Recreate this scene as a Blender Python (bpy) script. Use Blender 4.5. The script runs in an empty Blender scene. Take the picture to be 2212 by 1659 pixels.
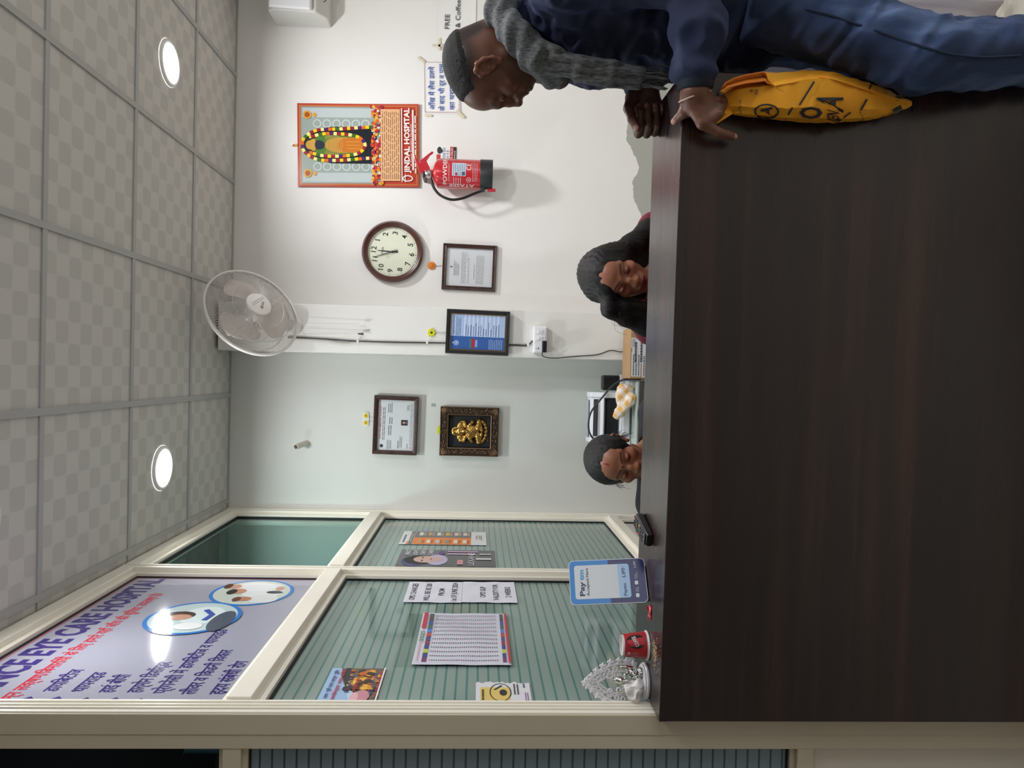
import bpy, math, random
import numpy as np
from mathutils import Vector, Matrix
S = bpy.context.scene
COL = S.collection
random.seed(7)
# ---------------------------------------------------------------- camera (photo is a portrait shot stored on its side)
F_PX, PITCH, YAW, ROLL = 1558.55, 0.0468, 0.0144, 0.0239
CAM = np.array([0.0, 0.0, 1.5])
def _basis():
    cy, sy = math.cos(YAW), math.sin(YAW)
    fw = np.array([-sy*math.cos(PITCH), cy*math.cos(PITCH), -math.sin(PITCH)])
    rt = np.array([cy, sy, 0.0]); up = np.cross(rt, fw)
    c, s = math.cos(ROLL), math.sin(ROLL)
    return c*rt+s*up, -s*rt+c*up, fw
RT, UP, FW = _basis()
cd = bpy.data.cameras.new('camera'); cam = bpy.data.objects.new('camera', cd); COL.objects.link(cam)
cd.sensor_width = 36.0; cd.sensor_fit = 'HORIZONTAL'; cd.lens = F_PX/2212*36.0; cd.clip_start = 0.02
# frame right = world down, frame up = world right
cam.matrix_world = Matrix(((-UP[0], RT[0], -FW[0], CAM[0]), (-UP[1], RT[1], -FW[1], CAM[1]), (-UP[2], RT[2], -FW[2], CAM[2]), (0, 0, 0, 1)))
S.camera = cam
# ---------------------------------------------------------------- world, exposure
w = bpy.data.worlds.new('world'); S.world = w; w.use_nodes = True
w.node_tree.nodes['Background'].inputs[0].default_value = (0.9, 0.95, 1.0, 1)
w.node_tree.nodes['Background'].inputs[1].default_value = 2.2
S.view_settings.view_transform = 'Standard'; S.view_settings.look = 'None'
S.view_settings.gamma = 1.0; S.view_settings.use_curve_mapping = False
S.view_settings.exposure = 0.0
LAMP, LAMP_W = 25.0, 15.5     # glow of a downlight's diffuser, its beam in watts

YW, ZC, XP, YF = 4.1635, 2.8996, -0.80, 1.69   # back wall, ceiling, glass partition, front partition
ZT = 1.063                                     # counter top
def P(x, y, Y=None, X=None, Z=None):
    """point of the room seen at photo pixel x,y on the plane Y=, X= or Z="""
    d = FW + RT*((1659-y)-829.5)/F_PX - UP*(x-1106)/F_PX
    if Y is not None: t = Y/d[1]
    elif X is not None: t = X/d[0]
    else: t = (Z-CAM[2])/d[2]
    return CAM + d*t

# ---------------------------------------------------------------- materials
def lin(c):
    if isinstance(c, str):
        c = c.lstrip('#'); c = [int(c[i:i+2], 16)/255 for i in (0, 2, 4)]
    return tuple((v/12.92 if v <= 0.04045 else ((v+0.055)/1.055)**2.4) for v in c) + (1.0,)
_mc = {}
def cm(col, rough=0.55, metal=0.0, coat=0.0, name=None):
    k = (col, rough, metal, coat, name)
    if k in _mc: return _mc[k]
    m = bpy.data.materials.new(name or 'paint_'+str(col).strip('#')); m.use_nodes = True
    b = m.node_tree.nodes['Principled BSDF']
    b.inputs['Base Color'].default_value = lin(col); b.inputs['Roughness'].default_value = rough
    b.inputs['Metallic'].default_value = metal; b.inputs['Coat Weight'].default_value = coat
    b.inputs['Coat Roughness'].default_value = 0.08
    _mc[k] = m; return m
class NT:
    """tiny node-tree helper"""
    def __init__(s, name, rough=0.5, metal=0.0):
        s.m = bpy.data.materials.new(name); s.m.use_nodes = True; s.t = s.m.node_tree
        s.b = s.t.nodes['Principled BSDF']; s.b.inputs['Roughness'].default_value = rough; s.b.inputs['Metallic'].default_value = metal
    def n(s, typ, **kw):
        o = s.t.nodes.new(typ)
        for k, v in kw.items():
            if k.startswith('i_'):
                key = k[2:]; key = int(key) if key.isdigit() else key.replace('_', ' ')
                if hasattr(v, 'is_output'): s.t.links.new(v, o.inputs[key])
                else: o.inputs[key].default_value = v
            else: setattr(o, k, v)
        return o
    def l(s, a, b): s.t.links.new(a, b)
    def math(s, op, a, b=None, c=None, clamp=False):
        o = s.t.nodes.new('ShaderNodeMath'); o.operation = op; o.use_clamp = clamp
        for i, v in enumerate((a, b, c)):
            if v is None: continue
            if hasattr(v, 'is_output'): s.t.links.new(v, o.inputs[i])
            else: o.inputs[i].default_value = v
        return o.outputs[0]
    def mix(s, fac, a, b):
        o = s.t.nodes.new('ShaderNodeMix'); o.data_type = 'RGBA'
        for i, v in ((0, fac), (6, a), (7, b)):
            if hasattr(v, 'is_output'): s.t.links.new(v, o.inputs[i])
            else: o.inputs[i].default_value = lin(v) if isinstance(v, (str, tuple)) else v
        return o.outputs[2]
    def coord(s, kind='Object'):
        return s.n('ShaderNodeTexCoord').outputs[kind]
    def mapped(s, scale=(1, 1, 1), kind='Object', rot=(0, 0, 0)):
        mp = s.n('ShaderNodeMapping'); s.l(s.coord(kind), mp.inputs[0])
        mp.inputs['Scale'].default_value = scale; mp.inputs['Rotation'].default_value = rot
        return mp.outputs[0]
    def noise(s, scale, detail=4, vec=None, rough=0.5):
        o = s.n('ShaderNodeTexNoise'); o.inputs['Scale'].default_value = scale; o.inputs['Detail'].default_value = detail
        o.inputs['Roughness'].default_value = rough
        s.l(vec if vec is not None else s.coord(), o.inputs['Vector']); return o.outputs[0]
    def ramp(s, fac, stops):
        o = s.n('ShaderNodeValToRGB'); s.l(fac, o.inputs[0]); e = o.color_ramp.elements
        while len(e) < len(stops): e.new(0.5)
        for i, (p, c) in enumerate(stops): e[i].position = p; e[i].color = lin(c)
        return o.outputs[0]
    def color(s, v): s.l(v, s.b.inputs['Base Color']); return s
    def bump(s, h, strength=0.3, dist=0.01):
        o = s.n('ShaderNodeBump'); o.inputs['Strength'].default_value = strength; o.inputs['Distance'].default_value = dist
        s.l(h, o.inputs['Height']); s.l(o.outputs[0], s.b.inputs['Normal']); return s
    def sep(s, vec=None):
        o = s.n('ShaderNodeSeparateXYZ'); s.l(vec if vec is not None else s.coord(), o.inputs[0]); return o.outputs
def mottled(name, c1, c2, scale=3, rough=0.6, bump=0.0, bscale=60, detail=5, metal=0.0):
    t = NT(name, rough, metal); t.color(t.ramp(t.noise(scale, detail), [(0.35, c1), (0.65, c2)]))
    if bump: t.bump(t.noise(bscale, 3), bump, 0.004)
    return t.m

# ---------------------------------------------------------------- mesh helpers
class MB:
    def __init__(s): s.v = []; s.f = []; s.mi = []; s.mats = []; s.cur = 0
    def use(s, m):
        if m not in s.mats: s.mats.append(m)
        s.cur = s.mats.index(m); return s
    def add(s, vs, fs):
        o = len(s.v); s.v += [tuple(map(float, p)) for p in vs]
        for f in fs: s.f.append(tuple(i+o for i in f)); s.mi.append(s.cur)
        return s
    def box(s, c, d, M=None):
        x, y, z = d[0]/2, d[1]/2, d[2]/2
        vs = [Vector((a*x, b*y, e*z)) for a in (-1, 1) for b in (-1, 1) for e in (-1, 1)]
        if M is not None: vs = [M @ v for v in vs]
        c = Vector(c)
        return s.add([v+c for v in vs], [(0, 1, 3, 2), (4, 6, 7, 5), (0, 4, 5, 1), (2, 3, 7, 6), (0, 2, 6, 4), (1, 5, 7, 3)])
    def box2(s, a, b):
        return s.box([(a[i]+b[i])/2 for i in range(3)], [abs(b[i]-a[i]) for i in range(3)])
    def prism(s, pts, z0, z1):
        """polygon (CCW in xy) extruded along local z"""
        n = len(pts)
        vs = [(p[0], p[1], z0) for p in pts] + [(p[0], p[1], z1) for p in pts]
        fs = [tuple(range(n-1, -1, -1)), tuple(range(n, 2*n))] + [(i, (i+1) % n, n+(i+1) % n, n+i) for i in range(n)]
        return s.add(vs, fs)
    def rings(s, rings, closed=True, cap0=True, cap1=True):
        n = len(rings[0]); vs = [p for r in rings for p in r]; fs = []
        for k in range(len(rings)-1):
            for i in range(n if closed else n-1):
                j = (i+1) % n
                fs.append((k*n+i, k*n+j, (k+1)*n+j, (k+1)*n+i))
        if cap0: fs.append(tuple(range(n-1, -1, -1)))
        if cap1: fs.append(tuple((len(rings)-1)*n+i for i in range(n)))
        return s.add(vs, fs)
    def tube(s, pts, r, n=8, cap=True, flat=None):
        pts = [Vector(p) for p in pts]; rs = r if isinstance(r, (list, tuple)) else [r]*len(pts)
        ref = None; rings = []
        for i, p in enumerate(pts):
            t = (pts[min(i+1, len(pts)-1)]-pts[max(i-1, 0)])
            t = t.normalized() if t.length > 1e-9 else Vector((0, 0, 1))
            if ref is None: ref = Vector((0, 0, 1)) if abs(t.z) < 0.9 else Vector((1, 0, 0))
            a = (ref - t*ref.dot(t)).normalized(); ref = a; b = t.cross(a)
            fl = flat if flat else 1.0
            rings.append([p + (a*math.cos(q)*fl + b*math.sin(q))*rs[i] for q in [2*math.pi*k/n for k in range(n)]])
        return s.rings(rings, True, cap, cap)
    def lathe(s, prof, n=32, M=None, cap0=True, cap1=True):
        """prof: (r, z) pairs about local z"""
        rings = []
        for r, z in prof:
            ring = [Vector((r*math.cos(2*math.pi*k/n), r*math.sin(2*math.pi*k/n), z)) for k in range(n)]
            rings.append([M @ p for p in ring] if M is not None else ring)
        return s.rings(rings, True, cap0, cap1)
    def torus(s, R, r, n=48, k=8, M=None, sq=1.0):
        rings = []
        for i in range(n):
            a = 2*math.pi*i/n
            ring = [Vector(((R+r*math.cos(q))*math.cos(a), (R+r*math.cos(q))*math.sin(a), r*math.sin(q)*sq)) for q in [2*math.pi*j/k for j in range(k)]]
            rings.append([M @ p for p in ring] if M is not None else ring)
        rings.append(rings[0])
        return s.rings(rings, True, False, False)
    def ball(s, c, r, n=12, k=8, M=None):
        r = r if isinstance(r, (tuple, list)) else (r, r, r); c = Vector(c); rings = []
        for j in range(k+1):
            t = math.pi*j/k
            ring = [Vector((r[0]*max(math.sin(t), 1e-4)*math.cos(2*math.pi*i/n), r[1]*max(math.sin(t), 1e-4)*math.sin(2*math.pi*i/n), -r[2]*math.cos(t))) for i in range(n)]
            rings.append([c + (M @ p if M is not None else p) for p in ring])
        return s.rings(rings)
    def build(s, name, mat=None, parent=None, smooth=False, bevel=0.0, seg=2, M=None):
        me = bpy.data.meshes.new(name); me.from_pydata(s.v, [], s.f)
        if mat is not None: me.materials.append(mat)
        else:
            for m in s.mats: me.materials.append(m)
            me.polygons.foreach_set('material_index', s.mi)
        if smooth: me.polygons.foreach_set('use_smooth', [True]*len(me.polygons))
        me.update()
        o = bpy.data.objects.new(name, me); COL.objects.link(o)
        if parent is not None: o.parent = parent
        if M is not None: o.matrix_local = M
        if bevel:
            b = o.modifiers.new('bevel', 'BEVEL'); b.width = bevel; b.segments = seg; b.limit_method = 'ANGLE'; b.angle_limit = 0.6
        if smooth == 'auto':
            me.set_sharp_from_angle(angle=0.7)
        return o
def copy_part(o, parent=None, M=None):
    c = o.copy(); COL.objects.link(c); c.parent = parent
    if M is not None: c.matrix_local = M
    return c
def tag(o, label, cat=None, group=None, kind=None):
    if label: o['label'] = label
    if cat: o['category'] = cat
    if group: o['group'] = group
    if kind: o['kind'] = kind
    return o
def thing(name, label, cat, M=None, group=None):
    o = bpy.data.objects.new(name, None); COL.objects.link(o); o.empty_display_size = 0.05
    if M is not None: o.matrix_world = M
    return tag(o, label, cat, group)
def struct(name, label, mb, mat=None, **k):
    return tag(mb.build(name, mat, **k), label, 'room', None, 'structure')
def frame_at(loc, kind='wall', rot=0.0):
    """local x right, y up, z out of the surface"""
    if kind == 'wall': B = Matrix(((1, 0, 0), (0, 0, -1), (0, 1, 0)))       # faces the camera (-Y)
    elif kind == 'side': B = Matrix(((0, 0, 1), (1, 0, 0), (0, 1, 0)))      # faces +X
    else: B = Matrix(((1, 0, 0), (0, 1, 0), (0, 0, 1)))
    return Matrix.Translation(Vector(loc)) @ (B @ Matrix.Rotation(rot, 3, 'Z')).to_4x4()

# ---- flat print: lettering and coloured shapes as one thin part
_tc = {}
def text_geo(s, bold=0.0):
    k = (s, bold)
    if k not in _tc:
        c = bpy.data.curves.new('t', 'FONT'); c.body = s; c.resolution_u = 2; c.offset = bold
        o = bpy.data.objects.new('t', c); COL.objects.link(o)
        dg = bpy.context.evaluated_depsgraph_get(); dg.update()
        me = bpy.data.meshes.new_from_object(o.evaluated_get(dg))
        v = np.array([p.co[:2] for p in me.vertices]).reshape(-1, 2); f = [tuple(p.vertices) for p in me.polygons]
        bpy.data.objects.remove(o); bpy.data.curves.remove(c); bpy.data.meshes.remove(me)
        _tc[k] = (v, f)
    return _tc[k]
class Print:
    def __init__(s, z=0.0006, fn=None): s.mb = MB(); s.z = z; s.fn = fn; s.rough = 0.5; s.step = 1e-5
    def _add(s, pts, fs, col):
        s.mb.use(col if not isinstance(col, str) else cm(col, s.rough))
        q = [(p[0], p[1], s.z) for p in pts]
        if s.fn: q = [s.fn(*p) for p in q]
        s.mb.add(q, fs); s.z += s.step; return s
    def up(s, d=0.0003): s.z += d; return s
    def rect(s, x0, y0, x1, y1, col): return s._add([(x0, y0), (x1, y0), (x1, y1), (x0, y1)], [(0, 1, 2, 3)], col)
    def poly(s, pts, col): return s._add(pts, [tuple(range(len(pts)))], col)
    def disc(s, x, y, rx, col, ry=None, n=28, a0=0, a1=2*math.pi):
        ry = ry or rx
        return s.poly([(x+rx*math.cos(a0+(a1-a0)*i/n), y+ry*math.sin(a0+(a1-a0)*i/n)) for i in range(n)], col)
    def ring(s, x, y, rx, ry, wd, col, n=40, a0=0, a1=2*math.pi):
        pts = []; 
        for i in range(n+1):
            a = a0+(a1-a0)*i/n; pts += [(x+rx*math.cos(a), y+ry*math.sin(a)), (x+(rx-wd)*math.cos(a), y+(ry-wd)*math.sin(a))]
        return s._add(pts, [(2*i, 2*i+2, 2*i+3, 2*i+1) for i in range(n)], col)
    def line(s, pts, wd, col):
        out = []
        for i, p in enumerate(pts):
            a = pts[max(i-1, 0)]; b = pts[min(i+1, len(pts)-1)]
            dx, dy = b[0]-a[0], b[1]-a[1]; L = math.hypot(dx, dy) or 1
            out += [(p[0]-dy/L*wd/2, p[1]+dx/L*wd/2), (p[0]+dy/L*wd/2, p[1]-dx/L*wd/2)]
        return s._add(out, [(2*i+1, 2*i+3, 2*i+2, 2*i) for i in range(len(pts)-1)], col)
    def text(s, t, x, y, h, col, w=None, align='C', bold=0.0, rot=0.0, shear=0.0):
        """h: cap height; w: fit width (else natural)"""
        v, f = text_geo(t, bold)
        if not len(v): return s
        x0, x1 = v[:, 0].min(), v[:, 0].max()
        k = h/0.69; kx = (w/(x1-x0)) if w else k
        q = np.stack([(v[:, 0]-x0)*kx, v[:, 1]*k], 1); W = (x1-x0)*kx
        q[:, 0] -= {'C': W/2, 'L': 0, 'R': W}[align]; q[:, 1] -= h/2
        q[:, 0] += q[:, 1]*shear
        if rot: c, sn = math.cos(rot), math.sin(rot); q = q @ np.array([[c, sn], [-sn, c]])
        return s._add([(a+x, b+y) for a, b in q], f, col)
    def lines(s, x0, x1, y1, y0, rows, col, fill=0.45, seed=1, ragged=0.15):
        rn = random.Random(seed); dy = (y1-y0)/rows; h = dy*fill; keep = s.step; s.step = 0
        for r in range(rows):
            yy = y1-dy*(r+0.5); x = x0; xe = x1-(x1-x0)*ragged*rn.random()
            while x < xe:
                wd = min((0.04+0.09*rn.random())*(x1-x0), xe-x); s.rect(x, yy-h/2, x+wd, yy+h/2, col); x += wd+0.02*(x1-x0)
        s.step = keep; s.z += keep; return s
    def build(s, parent, name='print'): return tag(s.mb.build(name, None, parent), None, kind='stuff')
def rrect(w, h, r, n=5, cx=0, cy=0):
    pts = []
    for sx, sy, a in ((1, 1, 0), (-1, 1, 90), (-1, -1, 180), (1, -1, 270)):
        for i in range(n+1):
            q = math.radians(a+90*i/n); pts.append((cx+sx*(w/2-r)+r*math.cos(q), cy+sy*(h/2-r)+r*math.sin(q)))
    return pts
def bez(p0, p1, p2, p3, n=16):
    p = [np.array(q, float) for q in (p0, p1, p2, p3)]; out = []
    for i in range(n+1):
        t = i/n; out.append(tuple((1-t)**3*p[0]+3*(1-t)**2*t*p[1]+3*(1-t)*t*t*p[2]+t**3*p[3]))
    return out
def spline(pts, n=6):
    """catmull-rom"""
    p = [np.array(q, float) for q in pts]; p = [2*p[0]-p[1]] + p + [2*p[-1]-p[-2]]; out = []
    for i in range(1, len(p)-2):
        for k in range(n):
            t = k/n; a, b, c, d = p[i-1:i+3]
            out.append(tuple(0.5*((2*b)+(-a+c)*t+(2*a-5*b+4*c-d)*t*t+(-a+3*b-3*c+d)*t**3)))
    out.append(tuple(p[-2])); return out
# ================================================================ smooth solids from distance fields (faces, hands, cloth, reliefs)
def v3(*a): return np.array(a, float)
def ell(p, c, r, R=None):
    q = p-np.asarray(c, float)
    if R is not None: q = q @ np.asarray(R, float)       # R columns = local axes
    r = np.asarray(r, float); k0 = np.sqrt(((q/r)**2).sum(1)); k1 = np.sqrt(((q/r**2)**2).sum(1))+1e-12
    return k0*(k0-1.0)/k1
def cap(p, a, b, ra, rb=None):
    a, b = np.asarray(a, float), np.asarray(b, float); rb = ra if rb is None else rb
    ab = b-a; t = np.clip(((p-a) @ ab)/(ab @ ab+1e-12), 0, 1)
    return np.linalg.norm(p-a-t[:, None]*ab, axis=1)-(ra+(rb-ra)*t)
def chain(p, pts, rs, k=0.006):
    d = None
    for i in range(len(pts)-1):
        e = cap(p, pts[i], pts[i+1], rs[i], rs[i+1]); d = e if d is None else smin(d, e, k)
    return d
def rbox(p, c, hs, r, R=None):
    q = p-np.asarray(c, float)
    if R is not None: q = q @ np.asarray(R, float)
    q = np.abs(q)-(np.asarray(hs, float)-r)
    return np.linalg.norm(np.maximum(q, 0), axis=1)+np.minimum(q.max(1), 0)-r
def smin(a, b, k):
    h = np.clip(0.5+0.5*(b-a)/k, 0, 1); return b*(1-h)+a*h-k*h*(1-h)
def smax(a, b, k): return -smin(-a, -b, k)
_rs = np.random.RandomState(3); _lat = _rs.rand(32, 32, 32)
def vnoise(p, f):
    q = p*f; i = np.floor(q).astype(int); t = q-i; t = t*t*(3-2*t); i &= 31; j = (i+1) & 31
    def L(a, b, c): return _lat[a, b, c]
    x0, y0, z0 = i.T; x1, y1, z1 = j.T; tx, ty, tz = t.T
    a = L(x0, y0, z0)*(1-tx)+L(x1, y0, z0)*tx; b = L(x0, y1, z0)*(1-tx)+L(x1, y1, z0)*tx
    c = L(x0, y0, z1)*(1-tx)+L(x1, y0, z1)*tx; d = L(x0, y1, z1)*(1-tx)+L(x1, y1, z1)*tx
    return (a*(1-ty)+b*ty)*(1-tz)+(c*(1-ty)+d*ty)*tz-0.5
def sdf_geo(fn, lo, hi, h, B=6, zfine=None, coarse=0.013):
    """surface nets on a grid; outside the zfine spans the z spacing is coarse"""
    lo = np.asarray(lo, float); hi = np.asarray(hi, float); axs = []
    for k in range(3):
        if k == 2 and zfine:
            z = [lo[2]]
            while z[-1] < hi[2]:
                fine = any(a-coarse < z[-1] < b for a, b in zfine); z.append(z[-1]+(h if fine else coarse))
        else:
            z = list(lo[k]+h*np.arange(int(math.ceil((hi[k]-lo[k])/h))+1))
        while (len(z)-1) % B: z.append(z[-1]+h)
        axs.append(np.array(z))
    dim = np.array([len(a) for a in axs]); nb = (dim-1)//B
    cen = [(a[:-1:B]+a[B::B])/2 for a in axs]; hw = [(a[B::B]-a[:-1:B])/2 for a in axs]
    bi = np.stack(np.meshgrid(*[np.arange(n) for n in nb], indexing='ij'), -1).reshape(-1, 3)
    bc = np.stack([cen[k][bi[:, k]] for k in range(3)], 1); br = np.sqrt(sum(hw[k][bi[:, k]]**2 for k in range(3)))
    d = np.concatenate([fn(c) for c in np.array_split(bc, max(1, len(bi)//60000+1))])
    V = np.empty(dim, np.float32); V[:] = 1.0
    V[:-1, :-1, :-1] = np.repeat(np.repeat(np.repeat(np.where(d < 0, -1.0, 1.0).reshape(nb), B, 0), B, 1), B, 2)
    keep = bi[np.abs(d) < br*1.06+h]
    loc = np.stack(np.meshgrid(*[np.arange(B+1)]*3, indexing='ij'), -1).reshape(-1, 3)
    for ch in np.array_split(keep, max(1, len(keep)//400+1)):
        if not len(ch): continue
        idx = (ch[:, None, :]*B+loc[None]).reshape(-1, 3)
        V[idx[:, 0], idx[:, 1], idx[:, 2]] = fn(np.stack([axs[k][idx[:, k]] for k in range(3)], 1))
    s = V < 0
    cs = [(a, b, c) for a in (0, 1) for b in (0, 1) for c in (0, 1)]
    tot = np.zeros(dim-1, np.int8)
    for a, b, c in cs: tot += s[a:dim[0]-1+a, b:dim[1]-1+b, c:dim[2]-1+c]
    act = np.argwhere((tot > 0) & (tot < 8))
    cid = -np.ones(dim-1, np.int32); cid[act[:, 0], act[:, 1], act[:, 2]] = np.arange(len(act))
    val = {c: V[act[:, 0]+c[0], act[:, 1]+c[1], act[:, 2]+c[2]] for c in cs}
    acc = np.zeros((len(act), 3)); cnt = np.zeros(len(act))
    for c in cs:
        for ax in range(3):
            if c[ax]: continue
            e = list(c); e[ax] = 1; va, vb = val[c], val[tuple(e)]; m = (va < 0) != (vb < 0)
            t = np.where(m, va/np.where(m, va-vb, 1), 0)
            pt = np.tile(np.array(c, float), (len(act), 1)); pt[:, ax] += t
            acc[m] += pt[m]; cnt[m] += 1
    fr = acc/np.maximum(cnt, 1)[:, None]
    verts = np.stack([axs[k][act[:, k]]*(1-fr[:, k])+axs[k][act[:, k]+1]*fr[:, k] for k in range(3)], 1)
    faces = []
    for ax in range(3):
        o1, o2 = [(1, 2), (2, 0), (0, 1)][ax]
        n1 = [slice(None)]*3; n2 = [slice(None)]*3; n1[ax] = slice(0, -1); n2[ax] = slice(1, None)
        a, b = s[tuple(n1)], s[tuple(n2)]; e = np.argwhere(a != b)
        e = e[(e[:, o1] > 0) & (e[:, o2] > 0) & (e[:, o1] < dim[o1]-1) & (e[:, o2] < dim[o2]-1)]
        fl = a[e[:, 0], e[:, 1], e[:, 2]]
        def cell(d1, d2):
            q = e.copy(); q[:, o1] -= d1; q[:, o2] -= d2; return cid[q[:, 0], q[:, 1], q[:, 2]]
        q = np.stack([cell(1, 1), cell(0, 1), cell(0, 0), cell(1, 0)], 1)
        q[~fl] = q[~fl][:, ::-1]; faces.append(q)
    F = np.concatenate(faces); F = F[(F >= 0).all(1)]
    return verts, F
def np_mesh(name, V, F, mats, parent=None, mi=None, colors=None, smooth=True):
    me = bpy.data.meshes.new(name); me.from_pydata(V.tolist(), [], F.tolist())
    for m in (mats if isinstance(mats, (list, tuple)) else [mats]): me.materials.append(m)
    if mi is not None: me.polygons.foreach_set('material_index', mi.astype(np.int32))
    if smooth: me.polygons.foreach_set('use_smooth', np.ones(len(F), bool))
    if colors is not None:
        at = me.color_attributes.new('pigment', 'FLOAT_COLOR', 'POINT')
        at.data.foreach_set('color', np.concatenate([colors, np.ones((len(V), 1))], 1).astype(np.float32).ravel())
    me.update(); o = bpy.data.objects.new(name, me); COL.objects.link(o)
    if parent is not None: o.parent = parent
    return o
def sdf_obj(name, fn, lo, hi, h, mat, parent=None, color_fn=None, smooth=True, zfine=None):
    V, F = sdf_geo(fn, lo, hi, h, zfine=zfine)
    return np_mesh(name, V, F, mat, parent, colors=color_fn(V) if color_fn else None, smooth=smooth)
def pigment(name, rough=0.5, bump=0.0, bscale=400, spec=0.5, sss=0.0):
    t = NT(name, rough); a = t.n('ShaderNodeAttribute', attribute_name='pigment'); t.color(a.outputs['Color'])
    t.b.inputs['Specular IOR Level'].default_value = spec
    if sss: t.b.inputs['Subsurface Weight'].default_value = sss; t.b.inputs['Subsurface Scale'].default_value = 0.01
    if bump: t.bump(t.noise(bscale, 3), bump, 0.002)
    return t.m
# ================================================================ THE ROOM
def wall_paint(name, c1, c2, spots=True, patch=False):
    t = NT(name, 0.55); base = t.ramp(t.noise(1.6, 6), [(0.3, c1), (0.7, c2)])
    sp = t.noise(9, 8, rough=0.75); base = t.mix(t.math('GREATER_THAN', sp, 0.735), base, '#b9b0a2')
    if patch:      # lower band where the paint has come off and grey plaster shows
        x, y, z = t.sep()
        e = t.math('ADD', t.math('MULTIPLY', t.noise(5.5, 5), 0.16), t.math('MULTIPLY', t.math('SUBTRACT', x, 0.72), 0.135))
        e = t.math('ADD', e, 0.485)
        base = t.mix(t.math('LESS_THAN', z, e), base, '#a9aaa4')
    t.color(base); t.bump(t.noise(14, 6), 0.06, 0.01); return t.m
M_wallR = wall_paint('cream_wall_paint', '#e8e5e2', '#ebe9e7', patch=True)
M_wallL = wall_paint('grey_green_wall_left', '#d6d6d2', '#dbdbd7')  # left section toned greyer than the right one
M_pill = wall_paint('white_wall_paint', '#e2e0dc', '#e9e7e3')
M_plain = cm('#dcd8d0', 0.6, name='plain_wall_paint')
tf = NT('floor_tile', 0.12); bk = tf.n('ShaderNodeTexBrick'); tf.l(tf.coord(), bk.inputs[0])
bk.offset = 0; bk.inputs['Scale'].default_value = 1.0; bk.inputs['Brick Width'].default_value = 0.6; bk.inputs['Row Height'].default_value = 0.6
bk.inputs['Mortar Size'].default_value = 0.002; bk.inputs['Color1'].default_value = lin('#cfc8bb'); bk.inputs['Color2'].default_value = lin('#cbc4b7'); bk.inputs['Mortar'].default_value = lin('#8d877c')
tf.color(bk.outputs[0])
XL, XR, YB = -3.4, 3.0, -2.7
struct('floor', 'pale glossy tiled floor of the reception', MB().box2((XL, YB, -0.05), (XR, YW+0.1, 0)), tf.m)
struct('wall_back', 'cream painted back wall behind the clock and calendar', MB().box2((0.2, YW, 0), (XR, YW+0.1, ZC+0.1)), M_wallR)
struct('wall_back_left', 'grey green back wall section behind the two framed plaques', MB().box2((XL, YW, 0), (0.2, YW+0.1, ZC+0.1)), M_wallL)
PX0, PX1, PY = 0.088, 0.345, 3.905
struct('wall_pillar', 'white pillar standing out of the back wall below the fan', MB().box2((PX0, PY, 0), (PX1, YW-0.002, ZC-0.012)), M_pill, bevel=0.004)
DY0, DY1, DZ = -1.7, 1.0, 2.35          # opening added out of view, lets daylight onto the man and bag
wrm = MB().box2((XR, YB, 0), (XR+0.1, DY0, ZC+0.1)); wrm.box2((XR, DY1, 0), (XR+0.1, YW, ZC+0.1)); wrm.box2((XR, DY0, DZ), (XR+0.1, DY1, ZC+0.1))
struct('wall_right', 'plain cream side wall with an added opening for daylight', wrm, M_plain)
dr = tag(thing('added_opening_1', None, None), 'cream framed opening added unseen in the right wall for daylight', 'added_opening', None, 'structure')
for y0, y1 in ((DY0, DY0+0.06), ((DY0+DY1)/2-0.03, (DY0+DY1)/2+0.03), (DY1-0.06, DY1)): MB().box2((XR+0.02, y0, 0), (XR+0.08, y1, DZ)).build('opening_post', cm('#e6dfcf', 0.4), dr)
MB().box2((XR+0.02, DY0, DZ-0.06), (XR+0.08, DY1, DZ)).build('opening_head', cm('#e6dfcf', 0.4), dr)
pl = bpy.data.lights.new('added_daylight_portal', 'AREA'); pl.shape = 'RECTANGLE'; pl.size = DZ; pl.size_y = DY1-DY0; pl.cycles.is_portal = True
po = bpy.data.objects.new('added_daylight_portal', pl); COL.objects.link(po); po.matrix_world = Matrix.Translation((XR+0.05, (DY0+DY1)/2, DZ/2)) @ Matrix.Rotation(math.radians(90), 4, 'Y')
struct('wall_rear', 'plain cream wall behind the viewer', MB().box2((XL, YB-0.1, 0), (XR, YB, ZC+0.1)), M_plain)
struct('wall_left', 'plain wall at the far left beyond the glass', MB().box2((XL-0.1, YB, 0), (XL, YW, ZC+0.1)), M_plain)

# ---- ceiling: lay-in tiles on a metal grid
tc = NT('embossed_ceiling_tile', 0.75)
mp = tc.mapped((1/0.15, 1/0.15, 1)); x, y, z = tc.sep(mp)
def cell(off):
    fx = tc.math('SUBTRACT', tc.math('FRACT', tc.math('ADD', x, off)), 0.25); fy = tc.math('SUBTRACT', tc.math('FRACT', tc.math('ADD', y, 0.0)), 0.25)
    fx2 = tc.math('SUBTRACT', tc.math('FRACT', tc.math('ADD', x, off+0.5)), 0.25); fy2 = tc.math('SUBTRACT', tc.math('FRACT', tc.math('ADD', y, 0.5)), 0.25)
    def blob(a, b):
        a = tc.math('MULTIPLY', tc.math('ABSOLUTE', a), 4.0); b = tc.math('MULTIPLY', tc.math('ABSOLUTE', b), 4.0)
        r = tc.math('ADD', tc.math('POWER', a, 3.2), tc.math('POWER', b, 3.2))
        return tc.math('LESS_THAN', r, 1.05)
    return tc.math('MAXIMUM', blob(fx, fy), blob(fx2, fy2))
dark = cell(0.0); lite = cell(0.5)
fine = tc.noise(900, 2)
c = tc.mix(dark, '#c4c2be', '#bbb9b5'); c = tc.mix(lite, c, '#c8c5c1'); tc.color(c)
tc.bump(tc.math('MULTIPLY', tc.math('SUBTRACT', 1.0, dark), fine), 0.25, 0.002)
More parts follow.
